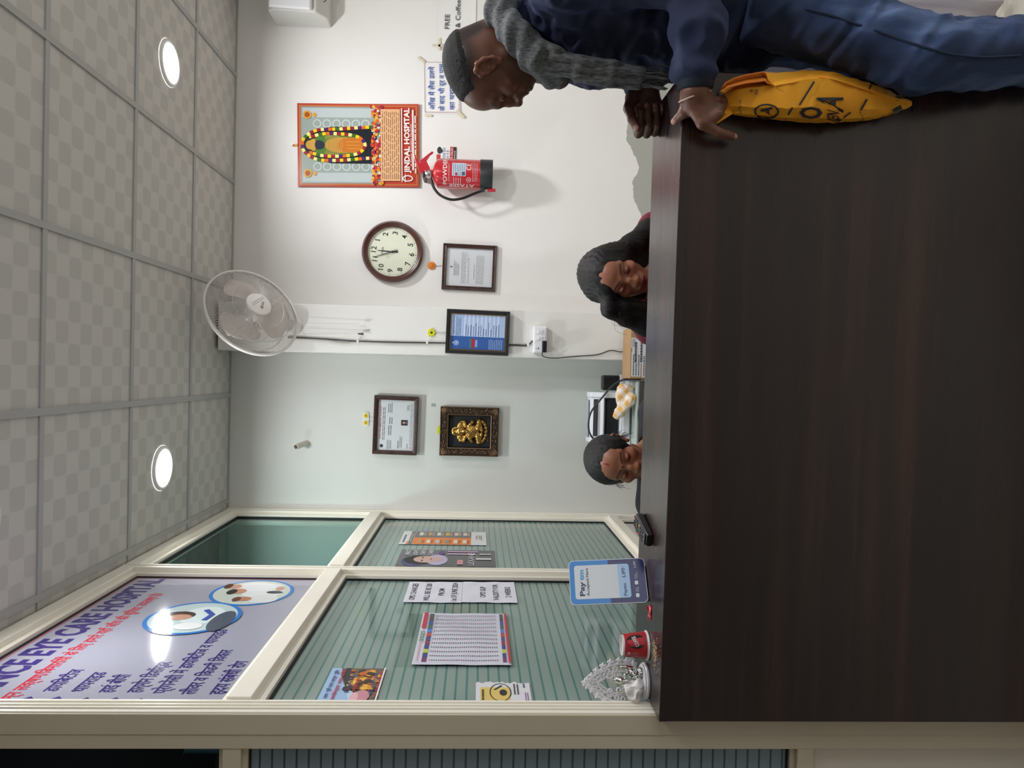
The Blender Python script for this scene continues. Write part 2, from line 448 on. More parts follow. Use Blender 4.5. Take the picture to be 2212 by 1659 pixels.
M_tee = cm('#a8a8a8', 0.5, name='grey_grid_bar')
ceil = struct('ceiling', 'grey suspended ceiling of embossed square tiles', MB().box2((XL, YB, ZC+0.05), (XR, YW+0.1, ZC+0.12)), cm('#8f8c88', 0.8))
gx = [2.84-0.6*i for i in range(7)]           # 2.84 ... -0.76
gy = [3.5912-0.6*i for i in range(11)]
tile = None
def put_tile(x0, x1, y0, y1):
    global tile
    g = 0.004
    full = abs(x1-x0-0.6) < 1e-3 and abs(y1-y0-0.6) < 1e-3
    if full and tile is not None:
        return copy_part(tile, ceil, Matrix.Translation(((x0+x1)/2, (y0+y1)/2, 0)))
    cx, cy = (x0+x1)/2, (y0+y1)/2
    o = MB().box2((x0+g-cx, y0+g-cy, ZC+0.006), (x1-g-cx, y1-g-cy, ZC+0.02)).build('ceiling_tile', tc.m, ceil, M=Matrix.Translation((cx, cy, 0)))
    if full: tile = o
ex = [XR] + gx + [XP-0.06]
ey = [YW] + gy
for i in range(len(ex)-1):
    for j in range(len(ey)-1):
        put_tile(ex[i+1], ex[i], ey[j+1], ey[j])
for j, yy in enumerate(gy):
    MB().box2((XP-0.06, yy-0.012, ZC), (XR, yy+0.012, ZC+0.012)).build('grid_bar', M_tee, ceil)
for xx in gx:
    MB().box2((xx-0.012, gy[-1], ZC-0.0015), (xx+0.012, YW, ZC+0.011)).build('grid_bar', M_tee, ceil)
MB().box2((PX1, YW-0.02, ZC), (XR, YW, ZC+0.012)).build('wall_angle', M_tee, ceil)
MB().box2((XP-0.06, YW-0.02, ZC), (PX0, YW, ZC+0.012)).build('wall_angle', M_tee, ceil)

# ---- round downlights in the tiles
M_emit = bpy.data.materials.new('lit_diffuser'); M_emit.use_nodes = True
_b = M_emit.node_tree.nodes['Principled BSDF']; _b.inputs['Emission Color'].default_value = (1.0, 1.0, 1.0, 1); _b.inputs['Emission Strength'].default_value = LAMP
M_rim = cm('#e6e6e4', 0.35, name='white_lamp_rim')
LIGHTS = [(1.34, 3.291, 'round ceiling downlight above the calendar wall'), (-0.46, 3.291, 'round ceiling downlight near the hospital banner corner'),
          (-0.46, 2.091, 'round ceiling downlight cut by the edge of the photo'), (1.34, 2.091, 'round ceiling downlight above the standing man'),
          (1.34, 0.891, 'round ceiling downlight over the waiting side near the counter end'),
          (-1.1, 3.291, 'added unseen downlight brightening the curtain behind the glass partition')]  # last lamp added out of view to brighten the curtain
for (lx, ly, lb), lk in zip(LIGHTS, (1.15, 0.62, 0.35, 1.15, 1.0, 0.8)):
    t = thing('ceiling_light', lb, 'ceiling light', Matrix.Translation((lx, ly, ZC)), 'ceiling downlights')
    MB().lathe([(0.084, 0.004), (0.084, -0.006), (0.098, -0.004), (0.1, 0.005)], 40, cap0=False, cap1=False).build('rim', M_rim, t, smooth=True)
    ld = bpy.data.lights.new('downlight', 'AREA'); ld.shape = 'DISK'; ld.size = 0.16; ld.energy = LAMP_W*lk; ld.color = (0.985, 0.99, 1.0); ld.spread = math.radians(166)
    lo_ = bpy.data.objects.new('lamp_beam', ld); COL.objects.link(lo_); lo_.parent = t; lo_.location = (0, 0, -0.008)
    MB().lathe([(0.085, 0.002), (0.085, -0.003), (0.05, -0.005), (0.001, -0.0055)], 40).build('diffuser', M_emit, t)

# ---- glass partition along the left side (faces +X) and its front return (faces the viewer)
tfm = NT('cream_aluminium', 0.32); tfm.color(tfm.ramp(tfm.noise(2.5, 5), [(0.3, '#efe9db'), (0.7, '#f3eee2')])); M_alu = tfm.m
M_gask = cm('#15151b', 0.6, name='black_gasket')
def stripe_glass(name, film1, film2, gap, pitch, off, wid=0.13):
    t = NT(name, 0.07); x, y, z = t.sep()
    fr = t.math('FRACT', t.math('DIVIDE', t.math('ADD', z, off), pitch))
    film = t.ramp(t.noise(1.3, 3), [(0.3, film1), (0.7, film2)])
    t.color(t.mix(t.math('LESS_THAN', fr, wid), film, gap))
    t.b.inputs['Specular IOR Level'].default_value = 0.5
    return t.m
M_strip = stripe_glass('striped_frosted_glass', '#7f938d', '#8a9c95', '#4c7570', 0.0292, 0.01, 0.2)
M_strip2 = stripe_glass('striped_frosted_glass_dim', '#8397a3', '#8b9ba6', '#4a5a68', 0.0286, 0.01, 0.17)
def clear_glass(name, tint, alpha=0.75):
    m = bpy.data.materials.new(name); m.use_nodes = True; nt = m.node_tree; nt.nodes.clear()
    o = nt.nodes.new('ShaderNodeOutputMaterial'); tr = nt.nodes.new('ShaderNodeBsdfTransparent'); gl = nt.nodes.new('ShaderNodeBsdfGlossy')
    lw = nt.nodes.new('ShaderNodeLayerWeight'); lw.inputs[0].default_value = 0.12; ge = nt.nodes.new('ShaderNodeNewGeometry')
    mu = nt.nodes.new('ShaderNodeMath'); mu.operation = 'SUBTRACT'; mu.use_clamp = True; mx = nt.nodes.new('ShaderNodeMixShader')
    tr.inputs[0].default_value = lin(tint); gl.inputs[0].default_value = (1, 1, 1, 1); gl.inputs[1].default_value = 0.02
    nt.links.new(lw.outputs[0], mu.inputs[0]); nt.links.new(ge.outputs['Backfacing'], mu.inputs[1])
    nt.links.new(mu.outputs[0], mx.inputs[0]); nt.links.new(tr.outputs[0], mx.inputs[1]); nt.links.new(gl.outputs[0], mx.inputs[2]); nt.links.new(mx.outputs[0], o.inputs[0])
    return m
M_clear = clear_glass('tinted_clear_glass', '#b9d3cf')
M_clear2 = clear_glass('smoked_clear_glass', '#8f9299')
ZB0, ZB1, ZM0, ZM1, ZTOP = 0.69, 0.742, 2.028, 2.088, 2.842   # low rail, mid rail, underside of head rail
part = tag(thing('window_1', None, None), 'cream framed glass partition on the left with striped frosted panes', 'partition', None, 'structure')
def member(y0, y1, z0, z1, name, depth=0.075, out=0.0, alu=None):
    return MB().box2((XP-depth, y0, z0), (XP+out, y1, z1)).build(name, M_alu, part, bevel=0.0025)
YC = YW-0.075; YM0, YM1 = 2.905, 2.957; Y0 = YF
def post(y0, y1, nm='post', ribs=2):
    o = member(y0, y1, 0, ZC-0.003, nm, 0.085)
    k = (y1-y0)/(ribs+1)
    for i in range(ribs):
        MB().box2((XP-0.001, y0+k*(i+1)-0.0022, 0), (XP+0.0035, y0+k*(i+1)+0.0022, ZC-0.004)).build('rib', M_alu, o)
post(YC, YW-0.001, ribs=1); post(YM0, YM1, ribs=1); post(Y0, Y0+0.065, ribs=3)
bays = [(Y0+0.065, YM0), (YM1, YC)]
BEAD = 0.022
def bead_frame(y0, y1, z0, z1, inset=0.03):
    """stepped glazing bead and gasket round one pane"""
    for nm, b, xo, mt in (('glazing_bead', BEAD, inset-0.012, M_alu), ('gasket', BEAD+0.006, inset, M_gask)):
        x0, x1 = XP-inset-0.02, XP-xo
        for a in ((y0, z0, y1, z0+b), (y0, z1-b, y1, z1), (y0, z0+b, y0+b, z1-b), (y1-b, z0+b, y1, z1-b)):
            MB().box2((x0, a[0], a[1]), (x1, a[2], a[3])).build(nm, mt, part)
for bi, (b0, b1) in enumerate(bays):
    member(b0, b1, ZTOP, ZC-0.003, 'head_rail'); member(b0, b1, ZM0, ZM1, 'mid_rail', out=0.006); member(b0, b1, ZB0, ZB1, 'low_rail', out=0.006); member(b0, b1, 0, 0.06, 'sill_rail')
    for (z0, z1, mt, nm) in ((0.06, ZB0, cm('#d9d8d2', 0.35, name='white_infill_panel'), 'infill_panel'), (ZB1, ZM0, M_strip, 'pane'), (ZM1, ZTOP, M_clear if bi else None, 'pane')):
        bead_frame(b0, b1, z0, z1)
        if mt is not None: MB().box2((XP-0.042, b0+0.004, z0+0.004), (XP-0.037, b1-0.004, z1-0.004)).build(nm, mt, part)
# printed hospital banner filling the upper front bay
BX = XP-0.034
b0, b1 = bays[0]
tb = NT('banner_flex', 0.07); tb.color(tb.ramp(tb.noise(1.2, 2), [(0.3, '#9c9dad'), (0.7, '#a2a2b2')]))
ban = thing('hospital_banner', 'white printed hospital banner in the upper glass bay, with two oval photographs', 'banner', frame_at((BX, b0, ZM1), 'side'))
LW, LH = b1-b0, ZTOP-ZM1
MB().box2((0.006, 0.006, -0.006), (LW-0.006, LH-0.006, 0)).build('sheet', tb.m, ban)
pr = Print(0.0006); pr.rough = 0.07
def bl(x, y):
    p = P(x, y, X=BX); return p[1]-b0, p[2]-ZM1
def btxt(s, a, b, h, col, bold=0.0):
    """text from pixel a to pixel b (baseline middles)"""
    (xa, ya), (xb, yb) = bl(*a), bl(*b)
    pr.text(s, xa, (ya+yb)/2, h, col, w=xb-xa, align='L', bold=bold)
PUR, RED = '#3b2a78', '#d0243a'
BH = BEAD+0.007
pr.rect(BH, LH-BH-0.006, LW-BH, LH-BH-0.003, RED); pr.rect(LW-BH-0.006, BH, LW-BH-0.003, LH-BH, RED)
ya = bl(345, 1252); 
pr.text('VANCE EYE CARE HOSPITAL', ya[0]+0.005, LH-0.098, 0.082, PUR, w=ya[0]-b0*0-0.035, align='R', bold=0.035)
pr.text('निम्न लक्षण/बिमारियों के लिए हमारे यहाँ जाँच की सुविधा उपलब्ध है।'.replace('नि', 'िन').replace('बि', 'िब').replace('लि', 'िल').replace('वि', 'िव'), bl(337, 1282)[0], LH-0.195, 0.034, RED, w=bl(337, 1282)[0]-0.04, align='R', bold=0.012)
items = ['डायिबटीज', 'थायराइड', 'हाई बीपी', 'हार्मोन िडसॉर्डर', 'प्रेगनेंसी में डायिबटीज व थायराइड', 'लीवर व िकडनी िवकार', 'हृदय संबंधी रोग']
ends = [(180, 1446), (230, 1452), (282, 1457), (368, 1430), (492, 1360), (502, 1404), (532, 1428)]
strt = [(100, 1494), (160, 1494), (220, 1496), (282, 1496), (335, 1498), (398, 1500), (462, 1500)]
for i, s in enumerate(items):
    xa, ya = bl(*strt[i]); xb, yb = bl(*ends[i])
    pr.text(s, xa, (ya+yb)/2+0.004, 0.036, PUR, w=max(xb-xa, 0.1), align='L', bold=0.012)
    pr.poly([(xa-0.028, ya+0.02), (xa-0.05, ya+0.042), (xa-0.05, ya-0.002)], PUR)
pr.up()
def oval(cx, cy, rx, ry, kind):
    pr.disc(cx, cy, rx, '#2b77c6', ry, 40); pr.up()
    pr.disc(cx, cy, rx*0.91, '#c3cdc4' if kind else '#bcd0d2', ry*0.91, 40); pr.up()
    if kind:   # doctors looking down at an instrument
        pr.disc(cx+rx*.1, cy-ry*.25, rx*.62, '#dfe2e2', ry*.5); pr.disc(cx+rx*.42, cy+ry*.05, rx*.36, '#e6e8ea', ry*.5); pr.disc(cx-rx*.5, cy-ry*.42, rx*.3, '#d8dbdc', ry*.35); pr.up()
        pr.disc(cx+rx*.05, cy+ry*.36, rx*.2, '#c48f72', ry*.2); pr.disc(cx+rx*.42, cy+ry*.6, rx*.18, '#c99a80', ry*.2); pr.disc(cx-rx*.52, cy+ry*.05, rx*.16, '#b87f62', ry*.2); pr.up()
        pr.disc(cx+rx*.0, cy+ry*.5, rx*.2, '#2a2220', ry*.12); pr.disc(cx+rx*.45, cy+ry*.74, rx*.2, '#5a3a2c', ry*.1); pr.disc(cx-rx*.55, cy+ry*.2, rx*.17, '#6b4231', ry*.1)
        pr.disc(cx+rx*.0, cy-ry*.55, rx*.1, '#2b2e38', ry*.2); pr.disc(cx+rx*.3, cy-ry*.6, rx*.16, '#c69a82', ry*.1)
    else:
        pr.disc(cx+rx*.12, cy-ry*.15, rx*.55, '#d6e4e6', ry*.45); pr.disc(cx-rx*.2, cy-ry*.68, rx*.6, '#4d5666', ry*.24); pr.up()
        pr.disc(cx+rx*.1, cy+ry*.34, rx*.24, '#4a3430', ry*.34); pr.up(); pr.disc(cx-rx*.02, cy+ry*.28, rx*.17, '#c9987f', ry*.24); pr.up()
        pr.line([(cx+rx*.45, cy-ry*.1), (cx+rx*.15, cy-ry*.35), (cx-rx*.2, cy-ry*.3)], rx*.12, '#3550a8'); pr.disc(cx-rx*.55, cy-ry*.1, rx*.2, '#e8eaec', ry*.3)
o1 = bl(545, 1280); o2 = bl(418, 1335)
oval(o1[0], o1[1], 0.155, 0.148, 1); pr.up(); oval(o2[0], o2[1], 0.16, 0.15, 0)
pr.build(ban)
# curtain in the next room, seen through the clear upper pane
cu = []; n = 60
for i in range(n+1):
    yy = YM1-0.1+(YC-YM1+0.3)*i/n; xx = XP-0.72+0.02*math.sin(i*0.9)+0.012*math.sin(i*2.3)
    cu.append((xx, yy))
mb = MB(); vs = [(x, y, z) for z in (1.2, 2.05, 2.62) for x, y in cu] + [(x-0.006, y, z) for z in (1.2, 2.05, 2.62) for x, y in cu]
k = n+1; fs = []
for s in (0, 3*k):
    for r in (0, 1):
        for i in range(n): fs.append((s+r*k+i, s+r*k+i+1, s+(r+1)*k+i+1, s+(r+1)*k+i))
mb.add(vs, fs); tag(mb.build('curtain', mottled('teal_curtain', '#5f8f8c', '#6f9e9a', 4, 0.8), None, smooth=True), 'teal curtain hanging behind the clear upper glass pane', 'curtain')

# ---- front return of the partition
fp = tag(thing('window_2', None, None), 'cream framed glass partition facing the viewer at the left edge', 'partition', None, 'structure')
XC = XP-0.0; XI = -0.852
tf2 = NT('cream_aluminium_shaded', 0.35); tf2.color(tf2.ramp(tf2.noise(2.5, 5), [(0.3, '#cfc3ac'), (0.7, '#d6cab4')])); M_alu_shaded = tf2.m  # same cream aluminium, darkened to hold the shade on the front faces
def fm(x0, x1, z0, z1, name, y0=None, y1=None, mt=None, bevel=0.002):
    return MB().box2((x0, y0 if y0 is not None else Y0-0.002, z0), (x1, y1 if y1 is not None else Y0+0.06, z1)).build(name, mt or M_alu_shaded, fp, bevel=bevel)
fm(XI, XP-0.0855, 0, ZC-0.003, 'post', Y0-0.004)
XE = -2.0
fm(XI, XP-0.003, 0, ZC-0.003, 'corner_cover', Y0-0.006, Y0-0.0005)
fm(XE-0.06, XE, 0, ZC-0.003, 'post')
for z0, z1, nm in ((0, 0.06, 'sill_rail'), (0.672, 0.712, 'low_rail'), (2.03, 2.072, 'mid_rail'), (2.842, ZC-0.003, 'head_rail')):
    fm(XE, XI, z0, z1, nm)
def fpane(z0, z1, mt, nm):
    g = 0.004
    for a in ((XE, XI, z0, z0+0.012), (XE, XI, z1-0.012, z1), (XI-0.012, XI, z0, z1), (XE, XE+0.012, z0, z1)):
        fm(*a, 'glazing_bead', Y0+0.012, Y0+0.05, bevel=0.001)
    for a in ((XE, XI, z0, z0+0.016), (XE, XI, z1-0.016, z1), (XI-0.016, XI, z0, z1)):
        fm(*a, 'gasket', Y0+0.022, Y0+0.05, M_gask, 0)
    fm(XE+0.004, XI-0.004, z0+0.003, z1-0.003, nm, Y0+0.028, Y0+0.034, mt, 0)
fpane(2.072, 2.842, M_clear2, 'pane'); fpane(0.712, 2.03, M_strip2, 'pane'); fpane(0.06, 0.672, cm('#eae0d2', 0.35, name='off_white_panel'), 'infill_panel')
# ================================================================ THINGS ON THE BACK WALL
def wr(x0, x1, y0, y1, Y):
    """pixel box -> centre point on plane Y, width, height in metres"""
    cx, cy = (x0+x1)/2, (y0+y1)/2
    return P(cx, cy, Y=Y), P(cx, y0, Y=Y)[0]-P(cx, y1, Y=Y)[0], P(x0, cy, Y=Y)[2]-P(x1, cy, Y=Y)[2]
def frame_ring(w, h, prof):
    """prof: (inset from outer edge, height) pairs"""
    mb = MB(); rings = []
    for i, z in prof:
        rings.append([(-w/2+i, -h/2+i, z), (w/2-i, -h/2+i, z), (w/2-i, h/2-i, z), (-w/2+i, h/2-i, z)])
    mb.rings(rings, True, False, False); return mb
M_brown = mottled('dark_brown_frame', '#2b1a17', '#46291f', 40, 0.4, 0.2, 120)
M_black = mottled('black_frame', '#1a1a1d', '#242427', 20, 0.35, 0.05, 90)
M_gold = cm('#b98f4a', 0.3, 0.9, name='gold_edge')
M_paper = cm('#d5d8dc', 0.35, 0, 0.6, name='glazed_paper')
M_white = cm('#ecebea', 0.6, name='white_paper')
M_steel = cm('#b9b9b9', 0.3, 1.0, name='bright_steel')

# ---- wall clock
c, _, _ = wr(847, 848, 542, 544, YW-0.03)
clk = thing('wall_clock', 'round brown wall clock with cream dial and black numerals', 'clock', frame_at((c[0], YW-0.003, c[2]), 'wall', -0.115))
RO = 0.1735; RI = 0.140
MB().lathe([(RO-0.012, 0), (RO, 0.008), (RO, 0.022), (RO-0.012, 0.038), (RI+0.016, 0.036), (RI+0.012, 0.032), (RI+0.004, 0.03), (RI, 0.02), (RI, 0.006)], 72, cap1=False).build('rim', mottled('brown_clock_rim', '#4a2822', '#573029', 30, 0.3), clk, smooth='auto')
MB().lathe([(RI+0.004, 0.012), (0.0005, 0.0125)], 60, cap0=False).build('dial', cm('#dfe2cd', 0.5, 0, 0.3, name='cream_dial'), clk)
pr = Print(0.0131)
for i in range(1, 13):
    a = math.radians(90-30*i); r = 0.108
    pr.text(str(i), r*math.cos(a), r*math.sin(a), 0.029, '#23211f', bold=0.012)
for i in range(60):
    a = math.radians(6*i); pr.disc(0.131*math.cos(a), 0.131*math.sin(a), 0.0016 if i % 5 else 0.0028, '#5b5648', n=6)
pr.lines(-0.02, 0.02, 0.064, 0.052, 2, '#6b675c', seed=5, ragged=0)
pr.build(clk)
def hand(name, ang, L, wd, z, tail=0.03):
    a = math.radians(90-ang); pts = [(-tail, -wd*0.9), (-tail, wd*0.9), (0.0, wd*0.6), (L*0.55, wd*0.75), (L, 0.0006), (L, -0.0006), (L*0.55, -wd*0.75), (0, -wd*0.6)]
    return MB().prism(pts[::-1], z, z+0.0015).build(name, cm('#1a1a1a', 0.4), clk, M=Matrix.Rotation(a, 4, 'Z'))
hand('hour_hand', 357, 0.088, 0.0038, 0.0145); hand('minute_hand', 336, 0.112, 0.003, 0.017); hand('second_hand', 312, 0.05, 0.0007, 0.0195, 0.02)
MB().lathe([(0.006, 0.013), (0.006, 0.022), (0.001, 0.0225)], 16).build('hub', cm('#1a1a1a', 0.4), clk)

def picture(name, label, box, Y, rot, mat, prof, paper, cat='picture frame', nudge=0.002):
    c, w, h = wr(*box, Y); t = thing(name, label, cat, frame_at((c[0], Y-nudge, c[2]), 'wall', rot))
    frame_ring(w, h, prof).build('frame', mat, t)
    b = prof[-1][0]
    MB().box2((-w/2+0.004, -h/2+0.004, 0), (w/2-0.004, h/2-0.004, 0.004)).build('backing', cm('#6a5a4a', 0.8), t)
    MB().box2((-w/2+b-0.003, -h/2+b-0.003, 0.004), (w/2-b+0.003, h/2-b+0.003, 0.006)).build('sheet', paper, t)
    return t, w-2*b, h-2*b
PROF = [(0, 0), (0, 0.014), (0.003, 0.018), (0.012, 0.016), (0.02, 0.02), (0.0225, 0.018), (0.0225, 0.006)]
# white typed document
t, w, h = picture('framed_document', 'dark brown framed white typed letter below the wall clock', (956, 1072, 529, 628), YW, -0.02, M_brown, PROF, M_paper)
pr = Print(0.0064)
pr.disc(0, h*0.40, 0.006, '#7d828a'); pr.disc(0, h*0.37, 0.0035, '#7d828a')
pr.lines(-w*0.22, w*0.22, h*0.345, h*0.22, 4, '#565a62', 0.35, 3, 0.4); pr.lines(-w*0.42, w*0.42, h*0.18, h*0.07, 5, '#8a8e96', 0.35, 4, 0.05)
pr.lines(-w*0.42, w*0.3, h*0.04, h*0.0, 2, '#8a8e96', 0.3, 5); pr.line([(w*0.15, h*0.03), (w*0.2, h*0.06), (w*0.22, 0.0), (w*0.3, h*0.05), (w*0.36, h*0.02)], 0.0012, '#50545c')
pr.lines(-w*0.42, w*0.36, -h*0.14, -h*0.32, 7, '#9a9ea6', 0.4, 6, 0.05); pr.lines(-w*0.3, w*0.1, -h*0.09, -h*0.12, 1, '#b07f86', 0.5, 7)
pr.build(t)
# blue certificate on the pillar
PROFB = [(0, 0), (0, 0.014), (0.004, 0.019), (0.008, 0.017), (0.012, 0.02), (0.02, 0.016), (0.0215, 0.014), (0.0215, 0.006)]
t, w, h = picture('framed_certificate', 'black framed blue and white certificate hanging on the white pillar', (964, 1100, 671, 766), PY, -0.02, M_black, PROFB, M_paper, nudge=0.012)
frame_ring(w+0.001, h+0.001, [(-0.001, 0.012), (0.004, 0.012), (0.004, 0.006)]).build('gold_slip', M_gold, t)
pr = Print(0.0064); xs = -w*0.12
pr.rect(-w/2, -h/2, xs, h/2, '#2f5ba3'); pr.rect(xs, -h/2, w/2, h/2, '#a9bfe6'); pr.up()
for i in range(9): pr.rect(xs, h*0.22-i*h*0.075, w/2, h*0.25-i*h*0.075, '#cdd9f2')
pr.text('Registration Certificate', xs+w*0.31, h*0.44, 0.008, '#20264a', w=w*0.52)
pr.lines(xs+0.003, w*0.45, h*0.40, h*0.3, 4, '#43527e', 0.35, 8); pr.lines(xs+0.003, w*0.3, h*0.24, -h*0.4, 14, '#3b4a78', 0.28, 9, 0.5)
xm = (xs-w/2)/2
pr.ring(xm, h*0.38, 0.013, 0.013, 0.003, '#bfd0ee'); pr.disc(xm, h*0.38, 0.006, '#bfd0ee'); pr.disc(xm, h*0.44, 0.004, '#bfd0ee')
pr.rect(xm-w*0.13, h*0.05, xm+w*0.13, h*0.1, '#b0262e'); pr.rect(xm-w*0.13, h*0.11, xm+w*0.13, h*0.14, '#4f7b6b'); pr.rect(xm-w*0.1, h*0.0, xm+w*0.1, h*0.04, '#8aa5d5')
pr.lines(xm-w*0.15, xm+w*0.15, -h*0.2, -h*0.46, 8, '#93acd9', 0.5, 10)
pr.build(t)
# landscape certificate
PROFC = [(0, 0), (0, 0.02), (0.004, 0.026), (0.016, 0.024), (0.024, 0.02), (0.0245, 0.006)]
t, w, h = picture('framed_medical_certificate', 'dark brown framed landscape certificate with a red heading and small portrait', (808, 903, 855, 981), YW, -0.018, M_brown, PROFC, M_paper, nudge=0.012)
pr = Print(0.0064)
pr.text('HARYANA MEDICAL COUNCIL', w*0.05, h*0.43, 0.0085, '#b0404c', w=w*0.66, bold=0.02)
pr.disc(-w*0.42, h*0.38, 0.010, '#2f3138'); pr.lines(-w*0.3, w*0.36, h*0.38, h*0.29, 2, '#3b3d44', 0.35, 11, 0.05)
for i, (xa, xb, ya, yb, k) in enumerate([(-.48, -.28, .24, .1, 3), (-.2, 0, .22, .1, 2), (.02, .16, .2, .08, 2), (.25, .46, .24, .1, 3), (-.46, -.3, -.05, -.12, 1), (-.44, -.2, -.12, -.2, 2), (-.46, -.36, -.32, -.36, 1), (.3, .42, -.3, -.38, 2)]):
    pr.lines(w*xa, w*xb, h*ya, h*yb, k, '#4c4f57', 0.4, 12+i)
pr.lines(-w*0.47, w*0.47, -h*0.4, -h*0.48, 3, '#8c8f97', 0.35, 30, 0.05)
pr.rect(w*0.0, -h*0.34, w*0.11, -h*0.15, '#2d2226'); pr.up(); pr.disc(w*0.055, -h*0.23, 0.006, '#c49a80', 0.008); pr.poly([(w*0.02, -h*0.33), (w*0.09, -h*0.33), (w*0.075, -h*0.28), (w*0.035, -h*0.28)], '#5a5f70')
pr.build(t)
# carved frame with the gilded seated elephant-headed figure
c, w, h = wr(951, 1077, 879, 984, YW)
t = thing('carved_relief_plaque', 'gilded seated elephant headed relief in an ornate carved black frame', 'wall plaque', frame_at((c[0], YW-0.004, c[2]), 'wall', -0.005))
tm = NT('antique_gold_carving', 0.45, 0.3); x, y, z = tm.sep()
hh = tm.math('MULTIPLY', tm.math('SUBTRACT', z, 0.026), 110.0, clamp=True); tm.color(tm.mix(hh, '#17130f', '#8d6b4d'))
bw = 0.047
mb = frame_ring(w, h, [(0, 0), (0, 0.03), (0.003, 0.033), (0.004, 0.027), (bw-0.006, 0.027), (bw-0.004, 0.033), (bw, 0.031), (bw+0.004, 0.01)])
fr = mb.build('frame', tm.m, t)
rn = random.Random(4); cv = MB()
def scroll(cx, cy, r, a0, sgn):
    pts = []
    for i in range(15):
        q = i/14; a = a0+sgn*q*9.0; rr = r*(1-0.82*q); pts.append((cx+rr*math.cos(a), cy+rr*math.sin(a), 0.0275+0.004*q))
    cv.tube(pts, [0.0028-0.0012*i/14 for i in range(15)], 5)
def leaf(cx, cy, L, a):
    pts = [(cx+L*u*math.cos(a+0.5*u), cy+L*u*math.sin(a+0.5*u), 0.0275+0.003*math.sin(3.14*u)) for u in (0, .25, .5, .75, 1)]
    cv.tube(pts, [0.001, 0.003, 0.0035, 0.0025, 0.0008], 5)
for sx in (-1, 1):
    for k, yy in enumerate(np.linspace(-h/2+0.05, h/2-0.05, 6)):
        scroll(sx*(w/2-bw/2), yy, 0.0135 if k % 2 else 0.011, rn.random()*6, 1 if k % 2 else -1)
        for q in range(4): leaf(sx*(w/2-bw/2)+rn.uniform(-.012, .012), yy+0.022+rn.uniform(-.008, .008), 0.016, rn.random()*6.3)
for sy in (-1, 1):
    for k, xx in enumerate(np.linspace(-w/2+0.055, w/2-0.055, 4)):
        scroll(xx, sy*(h/2-bw/2), 0.0125, rn.random()*6, 1 if k % 2 else -1)
        for q in range(4): leaf(xx+0.022+rn.uniform(-.008, .008), sy*(h/2-bw/2)+rn.uniform(-.012, .012), 0.016, rn.random()*6.3)
    for sx in (-1, 1):
        for q in range(6):
            a = math.atan2(-sy, -sx)+(-0.6+0.24*q); leaf(sx*(w/2-0.006), sy*(h/2-0.006), 0.05, a-0.25)
tag(cv.build('carving', tm.m, fr, smooth=True), None, kind='stuff')
MB().box2((-w/2+0.006, -h/2+0.006, 0.001), (w/2-0.006, h/2-0.006, 0.009)).build('panel', mottled('black_velvet', '#0d0e14', '#13141b', 30, 0.7), t)
def relief(p):
    q = p.copy(); s = 1.0
    d = ell(q, (0, 0.082, 0.012), (0.028, 0.028, 0.007))                       # halo
    d = np.minimum(d, ell(q, (0, 0.05, 0.02), (0.026, 0.03, 0.017)))           # head
    d = smin(d, ell(q, (0, 0.077, 0.018), (0.014, 0.018, 0.012)), 0.006)       # crown
    for sx in (-1, 1):
        d = smin(d, ell(q, (sx*0.036, 0.048, 0.013), (0.022, 0.026, 0.009)), 0.003)   # ears
        d = smin(d, cap(q, (sx*0.03, 0.02, 0.018), (sx*0.06, 0.028, 0.016), 0.011, 0.009), 0.004)
        d = smin(d, cap(q, (sx*0.06, 0.028, 0.016), (sx*0.058, 0.052, 0.016), 0.009, 0.008), 0.004)
        d = smin(d, cap(q, (sx*0.035, 0.0, 0.02), (sx*0.062, -0.02, 0.018), 0.012, 0.01), 0.004)
        d = smin(d, cap(q, (sx*0.062, -0.02, 0.018), (sx*0.045, -0.008, 0.025), 0.009, 0.008), 0.004)
        d = smin(d, cap(q, (sx*0.02, -0.055, 0.018), (sx*0.066, -0.062, 0.017), 0.02, 0.015), 0.004)
        d = smin(d, cap(q, (sx*0.066, -0.062, 0.017), (sx*0.01, -0.08, 0.024), 0.014, 0.01), 0.004)
    d = smin(d, ell(q, (0, -0.02, 0.018), (0.042, 0.044, 0.022)), 0.004)       # belly
    tr = [(0, 0.05, 0.036), (0.004, 0.03, 0.042), (0.0, 0.008, 0.043), (-0.014, -0.008, 0.042), (-0.024, -0.002, 0.04), (-0.02, 0.006, 0.04)]
    d = smin(d, chain(q, tr, [0.01, 0.009, 0.0075, 0.006, 0.005, 0.0045]), 0.003)
    for k in range(9):
        a = math.pi*(1.08+0.84*k/8); d = smin(d, ell(q, (0.07*math.cos(a), -0.062+0.045*math.sin(a), 0.014), (0.012, 0.012, 0.007)), 0.002)
    d = smin(d, ell(q, (0.07, -0.065, 0.013), (0.014, 0.012, 0.008)), 0.003)
    d = d+0.0011*np.sin(q[:, 0]*420)*np.sin(q[:, 1]*380)
    return np.maximum(d, 0.008-q[:, 2])
k = (h-2*bw)/0.26
sc = lambda p: relief(p/np.array([k, k, 1.0])+np.array([0, -0.004, 0]))
sdf_obj('relief_figure', sc, (-0.1, -0.125, 0.006), (0.1, 0.125, 0.056), 0.0021, cm('#b8904e', 0.28, 0.95, name='polished_gilt'), t)
pr = Print(0.0094); pr.text('SHREE LAKSHMIPATI LTD', 0, -h/2+bw+0.016, 0.005, '#a9824e', w=0.11); pr.build(t)

